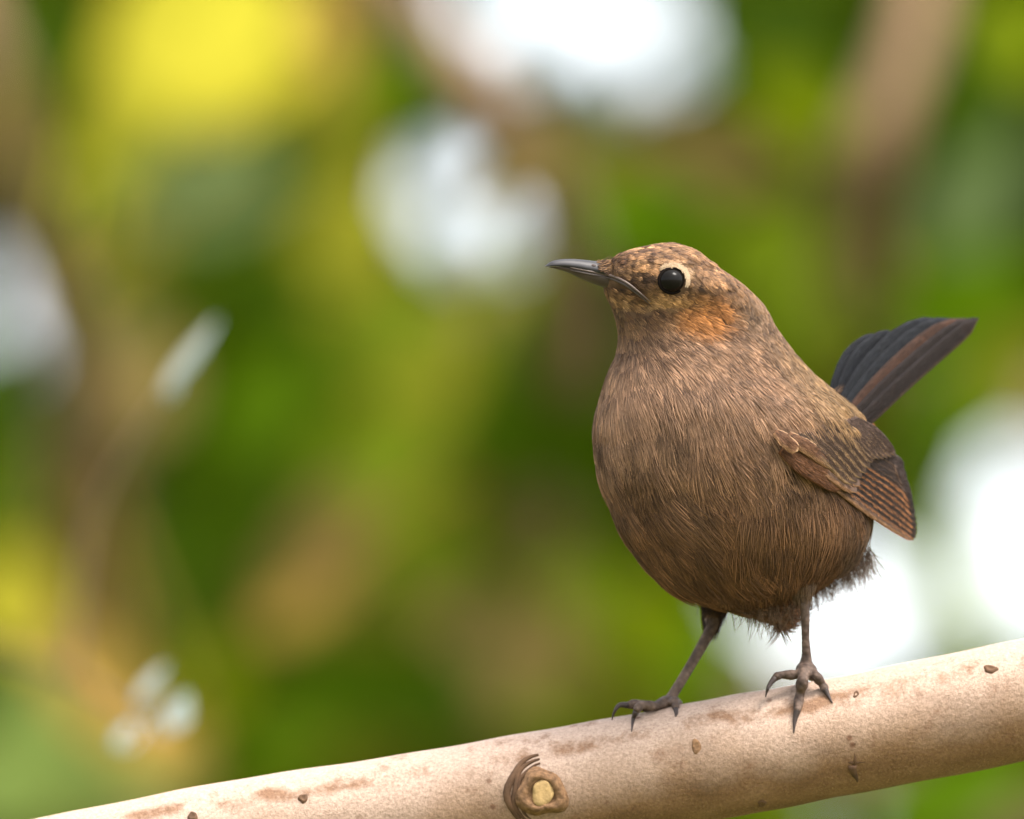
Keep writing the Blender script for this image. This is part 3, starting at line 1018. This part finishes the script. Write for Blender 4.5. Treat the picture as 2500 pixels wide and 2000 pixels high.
FM = {
    'flight': feather_mat('flight_feather', (166, 112, 70), (44, 32, 26), (38, 29, 25), 0.27, far=(88, 70, 58)),
    'flight_top': feather_mat('upper_flight_feather', (108, 84, 68), (62, 48, 42), (48, 40, 36), 0.18),
    'tertial': feather_mat('tertial_feather', (132, 106, 82), (76, 57, 46), (64, 49, 41), 0.26),
    'covert': feather_mat('covert_feather', (148, 118, 86), (74, 55, 41), (66, 50, 39), 0.30),
    'median': feather_mat('median_covert', (136, 112, 88), (80, 62, 50), (130, 106, 84), 0.3),
    'rufous': feather_mat('rufous_feather', (98, 62, 34), (102, 66, 38), (80, 54, 36), 0.3),
    'primcov': feather_mat('primary_covert', (150, 112, 80), (108, 84, 70), (96, 76, 64), 0.3),
    'pale': feather_mat('pale_tipped_covert', (150, 112, 78), (112, 78, 54), (180, 144, 108), 0.3, (196, 156, 116)),
    'tail': feather_mat('tail_feather', (74, 56, 46), (36, 26, 21), (34, 30, 32), 0.16),
    'tail_rust': feather_mat('tail_feather_rusty', (40, 31, 27), (70, 47, 35), (36, 30, 28), 0.4),
    'tail_blue': feather_mat('tail_feather_slate', (74, 80, 92), (31, 33, 38), (27, 28, 32), 0.16),
    'orange': feather_mat('undertail_feather', (190, 130, 80), (180, 116, 66), None, 0.3),
}


BARBS = []      # (polyline, colour) of loose barbs lying on the blades
FCOL = {}


def feather(name, pts, width, depth, layer, mat, parent, mirror=None, tipround=0.75, camber=0.12, base=0.55, n=12, barbs=0.08):
    """blade along photo pixels pts; depth(px, py) gives the sheet it lies in, layer (m) how far it stands out of it"""
    c = catmull([(a, b, 0) for a, b in pts], n)[:, :2]
    tg = np.gradient(c, axis=0)
    tg /= np.linalg.norm(tg, axis=1)[:, None]
    nm = np.c_[-tg[:, 1], tg[:, 0]]
    K = 5
    V, F, UV = [], [], []
    for face in (0, 1):
        for i in range(n):
            s = i / (n - 1)
            wd = width * min(1.0, base + (1 - base) * s / 0.35)
            if s > tipround:
                q = (s - tipround) / (1 - tipround)
                wd *= math.sqrt(max(0.0, 1 - q * q)) * 0.94 + 0.06
            for j in range(K):
                a = j / (K - 1)
                off = (0.5 - a) * wd
                px, py = c[i] + nm[i] * off
                yy = depth(px, py) - layer * (0.45 + 0.55 * min(1, s * 2)) + camber * S * wd * (2 * a - 1) ** 2
                if face: yy += 0.00016
                p = np.array(P(px, py, yy))
                V.append(p if mirror is None else mirror(p))
                UV.append((a, s))
    Lpx = float(np.sum(np.linalg.norm(np.diff(c, axis=0), axis=1)))
    grid = np.array(V[:n * K]).reshape(n, K, 3)
    gu, gs = np.gradient(grid, axis=1), np.gradient(grid, axis=0)
    fm = FM[mat]
    ce, cc_ = np.array(lin(*fm['edge'])), np.array(lin(*fm['core']))
    nb = int(Lpx * width * barbs) if mirror is None else 0
    for _ in range(nb):
        s0, a0 = rng.uniform(0.02, 0.86), rng.uniform(0.08, 0.92)
        fi, fj = s0 * (n - 1), a0 * (K - 1)
        i0, j0 = min(int(fi), n - 2), min(int(fj), K - 2)
        di, dj = fi - i0, fj - j0
        B = lambda X: (X[i0, j0] * (1 - dj) + X[i0, j0 + 1] * dj) * (1 - di) + (X[i0 + 1, j0] * (1 - dj) + X[i0 + 1, j0 + 1] * dj) * di
        p0, tu, ts = B(grid), B(gu), B(gs)
        tu = tu / (np.linalg.norm(tu) + 1e-9); ts = ts / (np.linalg.norm(ts) + 1e-9)
        nn_ = np.cross(ts, tu); nn_ = nn_ / (np.linalg.norm(nn_) + 1e-9)
        if (nn_[1] > 0) == (mirror is None): nn_ = -nn_
        dv = ts + tu * ((a0 - 0.45) * 0.3 + rng.normal(0, 0.05))
        Lb_ = min(rng.uniform(0.0010, 0.0021), (0.99 - s0) * Lpx * S)
        kx = np.clip((a0 - fm['edge_w'] * 0.8) / (fm['edge_w'] * 0.4), 0, 1)
        cb = (ce * (1 - kx) + cc_ * kx) * math.exp(rng.normal(0, 0.28))
        BARBS.append(([p0 + dv * Lb_ * q + nn_ * (0.00003 + 0.00022 * q - 0.00016 * q * q) for q in np.linspace(0, 1, 6)], cb))
    o = n * K
    for i in range(n - 1):
        for j in range(K - 1):
            a = i * K + j
            F.append((a, a + 1, a + K + 1, a + K))
            F.append((o + a, o + a + K, o + a + K + 1, o + a + 1))
        for a, b in ((i * K, (i + 1) * K), ((i + 1) * K + K - 1, i * K + K - 1)):
            F.append((a, b, o + b, o + a))
    for j in range(K - 1):
        F.append((j + 1, j, o + j, o + j + 1))
        a = (n - 1) * K + j
        F.append((a, a + 1, o + a + 1, o + a))
    return mesh_obj(name, to_world(V), F, FM[mat], parent, uv=UV)


# sheet of the folded wing, fitted to the flank
smp = [(px, py) for px in np.arange(1880, 2111, 15) for py in np.arange(960, 1281, 20)]
A = np.array([[1, (a - 2000) / 100, (b - 1120) / 100, ((a - 2000) / 100) ** 2] for a, b in smp])
yv = np.array([near_y(a, b) for a, b in smp])
cf = np.linalg.lstsq(A, yv, rcond=None)[0]


def wing_sheet(px, py):
    a, b = (px - 2000) / 100, (py - 1120) / 100
    return cf[0] + cf[1] * a + cf[2] * b + cf[3] * (min(a, 1.2) ** 2 + max(0, a - 1.2) * 2.4) - 0.0030


def Z1(x, y):          # crop coordinates of the wing close-up
    return (1820 + x / 4.107, 940 + y / 4.107)


def build_wing(parent, mirror):
    def ft(name, pts, width, layer, mat, **kw):
        feather(name, pts, width, wing_sheet, layer * 0.62, mat, parent, mirror, **kw)
    # flight feathers, outermost (lowest) first
    tips = [(2230, 1320), (2235, 1315), (2237, 1305), (2236, 1292), (2234, 1278), (2231, 1262), (2227, 1246), (2223, 1230), (2217, 1212), (2209, 1192), (2199, 1170)]
    nt_ = len(tips) - 1
    for i, tp in enumerate(tips):
        q = i / nt_
        b0 = (2016 + 70 * q, 1170 - 116 * q)
        b1 = (2066 + 66 * q, 1204 - 108 * q)
        m1 = (b1[0] + (tp[0] - b1[0]) * 0.52 + (2 + 17 * q), b1[1] + (tp[1] - b1[1]) * 0.5 - (-4 + 12 * q))
        fi_ = math.radians(38 + 42 * q)
        pt_ = (tp[0] - 30 * math.cos(fi_), tp[1] - 30 * math.sin(fi_))
        ft('flight_feather', [b0, b1, m1, pt_, tp], 29 if i else 30, 0.0003 + 0.00036 * i, 'primcov' if i == 0 else ('flight' if i < 8 else 'flight_top'), tipround=0.45)
    # rufous edge of the wing and the primary coverts
    ft('alula_feather', [Z1(360, 640), Z1(560, 790), Z1(780, 920), Z1(1000, 1030)], 50, 0.0026, 'rufous', tipround=0.8)
    ft('alula_feather', [Z1(450, 610), Z1(640, 740), Z1(860, 880), Z1(1080, 1040)], 44, 0.0031, 'rufous', tipround=0.8)
    ft('primary_covert', [Z1(700, 760), Z1(880, 900), Z1(1120, 1075)], 34, 0.0036, 'primcov')
    ft('primary_covert', [Z1(720, 700), Z1(920, 860), Z1(1150, 1010)], 34, 0.0040, 'primcov')
    # greater coverts
    gc = [((430, 500), (640, 640), (905, 815)), ((520, 490), (800, 720), (1075, 1000)), ((600, 470), (880, 700), (1120, 975)), ((680, 440), (950, 680), (1165, 935)),
          ((760, 410), (1010, 640), (1205, 885)), ((840, 380), (1070, 610), (1245, 830)), ((920, 360), (1130, 580), (1275, 775))]
    for i, g_ in enumerate(gc):
        ft('greater_covert', [Z1(*p) for p in g_], 30 if i else 36, 0.0042 + 0.00028 * i, 'covert' if i else 'pale', tipround=0.82)
    # tertials on top
    for k in range(6):
        ft('tertial_feather', [Z1(930 + 30 * k, 390 - 12 * k), Z1(1140 + 34 * k, 560 - 16 * k), Z1(1300 + 42 * k, 745 + 4 * k - 2 * k * k)], 23, 0.0062 + 0.00012 * k, 'tertial', tipround=0.6)
    # small coverts near the shoulder
    ft('small_covert', [Z1(300, 470), Z1(400, 560), Z1(525, 665)], 34, 0.0056, 'pale')
    rs = random.Random(4)


wing_near = bpy.data.objects.new('wing', None); COL.objects.link(wing_near); wing_near.empty_display_size = 0.01
wing_near.parent = bird; wing_near.matrix_parent_inverse = bird.matrix_basis.inverted()
wing_far = bpy.data.objects.new('wing', None); COL.objects.link(wing_far); wing_far.empty_display_size = 0.01
wing_far.parent = bird; wing_far.matrix_parent_inverse = bird.matrix_basis.inverted()
build_wing(wing_near, None)
build_wing(wing_far, body_mirror)

tail = bpy.data.objects.new('tail', None); COL.objects.link(tail); tail.empty_display_size = 0.01
tail.parent = bird; tail.matrix_parent_inverse = bird.matrix_basis.inverted()


def tail_sheet(px, py):
    return 0.0065 + (px - 2036) * S * 0.85


TF = [([(2036, 975), (2068, 882), (2108, 842), (2150, 824)], 40, -0.004, 'tail_blue'),
      ([(2050, 985), (2090, 885), (2140, 836), (2190, 818)], 44, -0.003, 'tail_blue'),
      ([(2055, 1000), (2120, 895), (2200, 818), (2296, 779)], 44, 0.0, 'tail_blue'),
      ([(2065, 1010), (2145, 905), (2235, 822), (2330, 779)], 46, 0.0008, 'tail_blue'),
      ([(2075, 1020), (2165, 918), (2265, 830), (2362, 778)], 48, 0.0016, 'tail_rust'),
      ([(2085, 1030), (2185, 930), (2290, 840), (2380, 776)], 46, 0.0024, 'tail'),
      ([(2095, 1042), (2200, 942), (2310, 845), (2389, 776)], 40, 0.0032, 'tail')]
for pts, wd, ly, mt in TF:
    e0, e1 = np.array(pts[0]), np.array(pts[1])
    pts = [tuple(e0 + (e0 - e1) * 0.4)] + pts
    feather('tail_feather', pts, wd, tail_sheet, ly, mt, tail, None, tipround=0.8, camber=0.1, barbs=0.06)
feather('undertail_feather', [(2085, 1030), (2115, 1035), (2134, 1048)], 22, tail_sheet, -0.001, 'orange', tail)

# ------------------------------------------------------------------ plumage: contour feathers made of fine barbs
def sstep(a, b, x):
    t = np.clip((x - a) / (b - a), 0, 1)
    return t * t * (3 - 2 * t)


def vnoise(p, f, seed):
    r = np.random.default_rng(seed)
    out = np.zeros(len(p))
    for _ in range(7):
        d = r.normal(size=3); d /= np.linalg.norm(d)
        out += np.sin(p @ d * f * r.uniform(0.6, 1.5) * 6.283 + r.uniform(0, 6.28))
    return out / 3.2


dGi = np.gradient(G, axis=0)
dGj = (np.roll(G, -1, axis=1) - np.roll(G, 1, axis=1)) * 0.5
NRM = np.cross(dGj, dGi)
NRM /= np.linalg.norm(NRM, axis=2)[:, :, None] + 1e-12
cc = np.zeros_like(G); cc[:, :, 0] = CEN[:, None, 0]; cc[:, :, 1] = CEN[:, None, 1]; cc[:, :, 2] = G[:, :, 2]
if np.mean(np.sum(NRM[20:-20] * (G - cc)[20:-20], axis=2)) < 0: NRM = -NRM
AREA = np.linalg.norm(np.cross(dGi, dGj), axis=2)


def sample_surface(n, weight):
    wgt = (AREA * weight)[:-1].ravel()
    idx = rng.choice(len(wgt), n, p=wgt / wgt.sum())
    i, j = idx // NT, idx % NT
    a, b = rng.random(n)[:, None], rng.random(n)[:, None]
    j2 = (j + 1) % NT
    def lerp(X):
        return (X[i, j] * (1 - a) + X[i + 1, j] * a) * (1 - b) + (X[i, j2] * (1 - a) + X[i + 1, j2] * a) * b
    p, nn = lerp(G), lerp(NRM)
    nn /= np.linalg.norm(nn, axis=1)[:, None]
    return p, nn


PYG = np.repeat(pyf[:, None], NT, axis=1)
dens = np.interp(PYG, [595, 700, 780, 900, 1100, 1400, 1511], [3.6, 3.6, 2.4, 1.5, 1.05, 1.0, 2.6])
toward = np.clip(-NRM[:, :, 1] * 0.5 + 0.75, 0.45, 1.0) * np.where(NRM[:, :, 2] < -0.6, 1.3, 1.0)
NFEA = 9000
root, nor = sample_surface(NFEA, dens * toward)
rpx = 1250 + root[:, 0] / S / (1 + root[:, 1] / D)
rpy = 1000 - root[:, 2] / S / (1 + root[:, 1] / D)

# mirrored-to-near-side coordinates, so head markings are on both sides
dl = (root - HC) @ L_H
hm = np.where(((dl < 0) & (rpy < 850))[:, None], head_mirror(root), root)
hpx = 1250 + hm[:, 0] / S / (1 + hm[:, 1] / D)
hpy = rpy
is_near = (nor[:, 1] < 0.25)


def inpoly(px, py, poly):
    poly = np.array(poly); n = len(poly); ins = np.zeros(len(px), bool)
    j = n - 1
    for i in range(n):
        xi, yi = poly[i]; xj, yj = poly[j]
        c = ((yi > py) != (yj > py)) & (px < (xj - xi) * (py - yi) / (yj - yi + 1e-9) + xi)
        ins ^= c; j = i
    return ins


WINGP = [(1885, 1068), (1940, 1050), (2010, 1040), (2070, 1032), (2112, 1044), (2215, 1200), (2160, 1285), (2090, 1232), (2005, 1178), (1915, 1118)]
cut = inpoly(rpx, rpy, WINGP) & is_near
# mirrored wing
bm_ = body_mirror(root)
cut |= inpoly(1250 + bm_[:, 0] / S, rpy, WINGP) & ~is_near
de = np.hypot(hpx - EYE[0], (hpy - EYE[1]) * 1.12)
cut |= (de < 37) & (hpy < 760)
cut |= inpoly(hpx, hpy, [(1440, 644), (1474, 641), (1508, 664), (1532, 684), (1560, 708), (1540, 708), (1505, 704), (1470, 696), (1430, 690)])
keep = ~cut
root, nor, rpx, rpy, hpx, hpy, de = (a[keep] for a in (root, nor, rpx, rpy, hpx, hpy, de))
N = len(root)

# flow of the plumage: away from the bill, toward the vent
SRC = np.array(P(1470, 668, head_plane_y(1470)))
VENT = np.array(P(1990, 1440, 0.014))
RUMP = np.array(P(2120, 1120, 0.026))
d1 = root - SRC
r1 = np.linalg.norm(d1, axis=1)[:, None]
d2 = VENT - root
r2 = np.linalg.norm(d2, axis=1)[:, None]
d3 = RUMP - root
r3 = np.linalg.norm(d3, axis=1)[:, None]
back = np.clip(((root - BC) @ -F_B) / 0.03, 0, 1)[:, None] * (1 - sstep(1000, 1250, rpy))[:, None]
fl = d1 / r1 ** 1.8 * 0.02 ** 0.8 + (1 - back) * d2 / r2 ** 1.25 * 0.03 ** 0.25 + back * 1.3 * d3 / r3 ** 1.2 * 0.03 ** 0.2
fl[:, 2] -= 0.45 * sstep(760, 900, rpy) + 0.8 * sstep(1380, 1470, rpy)
swirl = vnoise(root, 45, 3)[:, None] * (0.14 + 0.16 * sstep(1000, 1200, rpy))[:, None] + vnoise(root, 110, 8)[:, None] * (0.14 * sstep(950, 1150, rpy))[:, None] + rng.normal(size=(N, 1)) * 0.08
fl -= nor * np.sum(fl * nor, axis=1)[:, None]
fl /= np.linalg.norm(fl, axis=1)[:, None]
side = np.cross(nor, fl)
fl = fl + side * swirl
fl /= np.linalg.norm(fl, axis=1)[:, None]
side = np.cross(nor, fl)

LEN = np.interp(rpy, [595, 660, 740, 800, 880, 1000, 1200, 1380, 1511], [0.0024, 0.0022, 0.0030, 0.0045, 0.0065, 0.0085, 0.0105, 0.0115, 0.0085])
near_bill = np.exp(-(np.hypot(hpx - 1480, hpy - 672) / 70) ** 2)
LEN *= (1 - 0.45 * near_bill) * rng.uniform(0.8, 1.25, N)
ring = np.exp(-((de - 42) / 10) ** 2) * (hpy < 760)
LEN *= 1 - 0.45 * ring
WID = LEN * np.interp(rpy, [595, 800, 1000, 1500], [0.5, 0.42, 0.34, 0.30])
RCURV = np.interp(rpy, [595, 760, 900, 1200, 1420, 1511], [0.011, 0.014, 0.026, 0.034, 0.040, 0.06])
LIFT = np.interp(rpy, [595, 800, 1000, 1400, 1511], [0.22, 0.20, 0.16, 0.2, 0.4]) * rng.uniform(0.7, 1.35, N)

scap = is_near[keep] * sstep(1840, 1930, rpx) * sstep(930, 1000, rpy) * (1 - sstep(1080, 1130, rpy))
LIFT = LIFT + 0.45 * scap
RCURV = RCURV + 0.03 * scap
LEN *= 1 - 0.35 * scap

# colours ------------------------------------------------------------------
def C3(*rgb):
    return np.array(lin(*rgb))


def blend(c, m, col):
    return c * (1 - m[:, None]) + col[None, :] * m[:, None]


def blob(cx, cy, rx, ry, pw=2.0, x=None, y=None):
    x = hpx if x is None else x
    return np.exp(-(((x - cx) / rx) ** 2 + ((hpy - cy) / ry) ** 2) ** (pw / 2))


col = np.tile(C3(149, 119, 96), (N, 1))
col = blend(col, sstep(980, 1330, rpy + 40 * vnoise(root, 60, 5)), C3(121, 89, 64))  # redder belly; its darkening paints in shade from light above
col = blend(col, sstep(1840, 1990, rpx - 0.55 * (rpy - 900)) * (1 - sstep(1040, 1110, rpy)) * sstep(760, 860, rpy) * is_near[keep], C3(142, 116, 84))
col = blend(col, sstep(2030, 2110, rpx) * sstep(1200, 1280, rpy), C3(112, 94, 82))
hd = 1 - sstep(765, 830, hpy + 0.12 * (hpx - 1640))
col = blend(col, hd, C3(132, 101, 72))
mot = vnoise(hm[keep], 210, 11)
mot2 = vnoise(hm[keep], 120, 12)
hd2 = 1 - sstep(745, 800, hpy)
front = 1 - sstep(1560, 1700, hpx)
col = blend(col, hd2 * (0.35 + 0.5 * front) * sstep(0.0, 0.55, mot), C3(77, 54, 39))
col = blend(col, hd2 * front * 0.7 * sstep(0.1, 0.6, -mot), C3(173, 137, 101))
col = blend(col, 0.85 * blob(1565, 685, 30, 20), C3(63, 46, 34))                 # lores
col = blend(col, 0.7 * blob(1500, 650, 28, 16), C3(77, 56, 41))
col = blend(col, 0.8 * blob(1560, 660, 28, 10), C3(173, 132, 91))
col = blend(col, 0.75 * blob(1575, 760, 66, 32) * sstep(-0.6, 0.6, mot2), C3(190, 160, 122))   # malar
col = blend(col, 0.6 * blob(1500, 730, 40, 32) * sstep(-0.3, 0.6, -mot), C3(182, 146, 108))
col = blend(col, 0.7 * blob(1506, 706, 26, 9), C3(70, 46, 32))
col = blend(col, 1.0 * blob(1712, 772, 76, 54, 6), C3(184, 127, 74))             # ear coverts
col = blend(col, 0.5 * blob(1705, 735, 40, 12), C3(110, 73, 46))
col = blend(col, 0.8 * blob(1640, 736, 60, 14), C3(206, 164, 114))
col = blend(col, 0.8 * blob(1840, 770, 50, 60), C3(122, 102, 84))
dk_ = 0.55 * blob(1770, 812, 26, 14) + 0.4 * blob(1905, 838, 30, 22)
col = blend(col, np.clip(dk_, 0, 1), C3(77, 59, 48))
# pale brow above the eye
ang_ = np.degrees(np.arctan2(-(hpy - EYE[1]), hpx - EYE[0]))
brow = np.exp(-((de - 47) / 8) ** 2) * sstep(-8, 20, ang_) * (1 - sstep(128, 160, ang_)) * (hpy < 700)
col = blend(col, np.clip(brow * 1.25, 0, 1), C3(168, 140, 110))
col = blend(col, 0.45 * ring * (1 - np.clip(brow, 0, 1)), C3(173, 137, 103))
# streaks and soft patches on the breast
st = vnoise(root * np.array([1, 1, 0.35]), 120, 21)
col *= (1 - 0.22 * sstep(0.25, 0.9, st) * sstep(820, 900, rpy))[:, None]
pt = vnoise(root, 32, 22)
col *= (1 + 0.14 * pt * sstep(900, 1000, rpy))[:, None]
col *= np.array([1.07, 1.0, 0.92])
ear = blob(1712, 772, 76, 54, 6)
low = blob(1540, 745, 100, 40, 4)
col *= np.exp(rng.normal(0, 1, N) * (0.27 + 0.09 * (rpy < 770)) * (1 - 0.4 * ear) * (1 - 0.35 * low) - 0.03)[:, None]

# barbs -------------------------------------------------------------------
KB = 13
NP = 6
dlt = np.linspace(-1, 1, KB)[None, :] + rng.normal(0, 0.10, (N, KB))
sv = np.linspace(0, 1, NP)
lenf = (1 - 0.28 * dlt ** 2) * rng.uniform(0.82, 1.12, (N, KB))
Lb = LEN[:, None] * lenf
# start along the shaft
st0 = rng.uniform(0.0, 0.25, (N, KB)) * LEN[:, None]
lat = dlt * WID[:, None]
pts = np.zeros((N, KB, NP, 3), dtype=np.float64)
wig = rng.normal(0, 0.05, (N, KB))
for q, s_ in enumerate(sv):
    along = st0 + Lb * s_
    lt = lat * (0.18 + 1.05 * s_ - 0.62 * s_ * s_) + wig * LEN[:, None] * s_ * s_
    outw = LIFT[:, None] * Lb * (s_ - 0.72 * s_ * s_) - (along ** 2) / (2 * RCURV[:, None]) + 0.0001
    pts[:, :, q] = root[:, None] + fl[:, None] * along[..., None] + side[:, None] * lt[..., None] + nor[:, None] * outw[..., None]
pts = pts.reshape(-1, NP, 3)
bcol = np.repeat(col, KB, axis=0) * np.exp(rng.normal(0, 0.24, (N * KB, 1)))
edge = np.abs(dlt).reshape(-1, 1)
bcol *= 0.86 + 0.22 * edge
brad = np.repeat(np.interp(rpy, [595, 800, 1000, 1511], [0.000065, 0.00007, 0.00008, 0.00008]), KB)

# dark-feathered thigh of the bird's right leg, loose hairs at the vent
ex_p, ex_c, ex_r = [], [], []
for _ in range(1500):
    i = rng.integers(2, len(tib_r) - 2)
    tq = i / (len(tib_r) - 1)
    rr = np.interp(tq, [0, 0.33, 0.66, 1], [0.0050, 0.0038, 0.0026, 0.0013])
    a = rng.uniform(0, 6.28)
    n_ = np.array([math.cos(a), math.sin(a), 0.0])
    dn = np.array([-0.08, -0.05, -1.0]) + rng.normal(0, 0.12, 3)
    L_ = rng.uniform(0.002, 0.0042)
    b0 = tib_r[i] + n_ * rr * 0.95
    ex_p.append([b0 + dn * L_ * s_ + n_ * (0.0006 * s_ - 0.0011 * s_ * s_) for s_ in sv])
    ex_c.append(C3(66, 48, 36) * rng.uniform(0.6, 1.3)); ex_r.append(0.00007)
for _ in range(1700):
    if rng.random() < 0.5:
        t_ = rng.random()
        b0 = np.array(P(1975 + 150 * t_, 1425 - 80 * t_ + rng.normal(0, 10), 0.014 + 0.008 * rng.random()))
        dn = np.array([0.25, 0.05, -1.0]) + rng.normal(0, 0.25, 3)
        c_ = C3(140, 118, 102)
    else:
        b0 = np.array(P(np.clip(rng.normal(1872, 38), 1770, 1945), 1470 + rng.normal(0, 12), rng.uniform(-0.006, 0.012)))
        dn = np.array([0.12, -0.02, -0.75]) + rng.normal(0, 0.3, 3)
        c_ = C3(112, 88, 66)
    L_ = rng.uniform(0.003, 0.0062)
    bend = rng.normal(0, 0.0012, 3)
    ex_p.append([b0 + dn * L_ * s_ + bend * s_ * s_ for s_ in sv])
    ex_c.append(c_ * rng.uniform(0.7, 1.3)); ex_r.append(0.00005)
for pl_, cb_ in BARBS:
    ex_p.append(pl_); ex_c.append(cb_); ex_r.append(0.00005)
for _ in range(1100):
    t_ = rng.random()
    px = 1446 + 34 * rng.random() ** 0.6 + 22 * t_ + (8 if t_ > 0.8 else 0)
    py = 640 + 28 * t_ + rng.normal(0, 1.5)
    ta = math.radians(rng.normal(-4, 16))
    L_ = rng.uniform(14, 28)
    hb = math.sin(math.pi * 0.5 * min(1, 0.12 + t_))
    pl = []
    for s_ in sv:
        qx, qy = px + L_ * s_ * math.cos(ta), py - L_ * s_ * math.sin(ta)
        yb = head_plane_y(qx) - 0.0033 * hb - 0.0003
        pl.append(np.array(P(qx, qy, min(yb, near_y(qx, qy) - 0.0002) if qx > 1500 else yb)))
    cb = (C3(88, 64, 46) if rng.random() < 0.65 else C3(160, 122, 84)) * rng.uniform(0.7, 1.2)
    ex_p.append(pl); ex_c.append(cb); ex_r.append(0.00006)
    ex_p.append([head_mirror(p) for p in pl]); ex_c.append(cb); ex_r.append(0.00006)
for _ in range(900):          # coverts round the root of the tail
    t_ = rng.random()
    px, py = 2012 + 58 * t_ + rng.normal(0, 4), 978 + 85 * t_ + rng.normal(0, 4)
    b0 = np.array(P(px, py, tail_sheet(px, py) + rng.uniform(0.0015, 0.006)))
    dn = np.array([0.62, 0.5, 0.5]) + rng.normal(0, 0.12, 3)
    L_ = rng.uniform(0.004, 0.0075)
    ex_p.append([b0 + dn * L_ * s_ for s_ in sv])
    ex_c.append(C3(92, 70, 52) * rng.uniform(0.6, 1.2)); ex_r.append(0.00007)
for _ in range(700):
    t_ = rng.random()
    b0 = np.array(P(1950 + 12 * t_, 1395 + 52 * t_, -0.0055))
    a = rng.uniform(0, 6.28)
    n_ = np.array([math.cos(a), math.sin(a), 0.0])
    b0 = b0 + n_ * (0.0044 - 0.0026 * t_)
    dn = np.array([0.02, 0.0, -1.0]) + rng.normal(0, 0.12, 3)
    L_ = rng.uniform(0.002, 0.0045)
    ex_p.append([b0 + dn * L_ * s_ + n_ * (0.0004 * s_ - 0.0012 * s_ * s_) for s_ in sv])
    ex_c.append(C3(112, 88, 66) * rng.uniform(0.7, 1.25)); ex_r.append(0.00007)
for _ in range(900):
    a = math.radians(rng.uniform(-5, 138))
    w_ = math.sin(np.clip((math.degrees(a) + 12) / 150, 0, 1) * math.pi) ** 0.6
    rr = 38 + rng.uniform(0, 10) * w_
    px, py = EYE[0] + rr * math.cos(a), EYE[1] - rr * 0.9 * math.sin(a)
    ta = a - math.pi / 2 + rng.normal(0, 0.2) + 0.15
    L_ = rng.uniform(9, 17)
    pl = []
    for s_ in sv:
        qx = px + L_ * s_ * math.cos(ta) - 0.02 * (L_ * s_) ** 2 * math.cos(a) * 0.6
        qy = py - L_ * s_ * math.sin(ta) + 0.02 * (L_ * s_) ** 2 * math.sin(a) * 0.6
        pl.append(np.array(P(qx, qy, near_y(qx, qy) - 0.0007 - 0.0003 * s_)))
    cb = C3(204, 176, 142) * rng.uniform(0.55, 1.15)
    ex_p.append(pl); ex_c.append(cb); ex_r.append(0.00007)
    ex_p.append([head_mirror(p) for p in pl]); ex_c.append(cb); ex_r.append(0.00007)
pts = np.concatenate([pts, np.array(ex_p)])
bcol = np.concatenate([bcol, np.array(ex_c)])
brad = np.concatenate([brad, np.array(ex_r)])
NC = len(pts)

hc = bpy.data.hair_curves.new('plumage')
hc.add_curves([NP] * NC)
hc.position_data.foreach_set('vector', to_world(pts.reshape(-1, 3)).astype(np.float32).ravel())
ra = hc.attributes.new('radius', 'FLOAT', 'POINT') if 'radius' not in hc.attributes else hc.attributes['radius']
prof = np.interp(sv, [0, 0.5, 0.85, 1], [1.0, 1.0, 0.7, 0.15])
ra.data.foreach_set('value', (brad[:, None] * prof[None]).astype(np.float32).ravel())
ca = hc.attributes.new('barb_colour', 'FLOAT_COLOR', 'CURVE')
ca.data.foreach_set('color', np.c_[bcol, np.ones(NC)].astype(np.float32).ravel())

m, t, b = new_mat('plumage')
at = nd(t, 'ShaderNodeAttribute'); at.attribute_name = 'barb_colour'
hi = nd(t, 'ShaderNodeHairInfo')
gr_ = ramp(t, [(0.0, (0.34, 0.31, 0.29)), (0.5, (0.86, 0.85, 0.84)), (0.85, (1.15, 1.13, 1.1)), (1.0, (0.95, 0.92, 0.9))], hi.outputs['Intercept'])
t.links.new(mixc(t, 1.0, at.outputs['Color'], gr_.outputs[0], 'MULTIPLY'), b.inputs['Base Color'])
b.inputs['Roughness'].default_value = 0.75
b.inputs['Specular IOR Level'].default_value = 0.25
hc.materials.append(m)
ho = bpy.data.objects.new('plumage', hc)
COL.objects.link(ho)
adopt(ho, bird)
ho['kind'] = 'stuff'
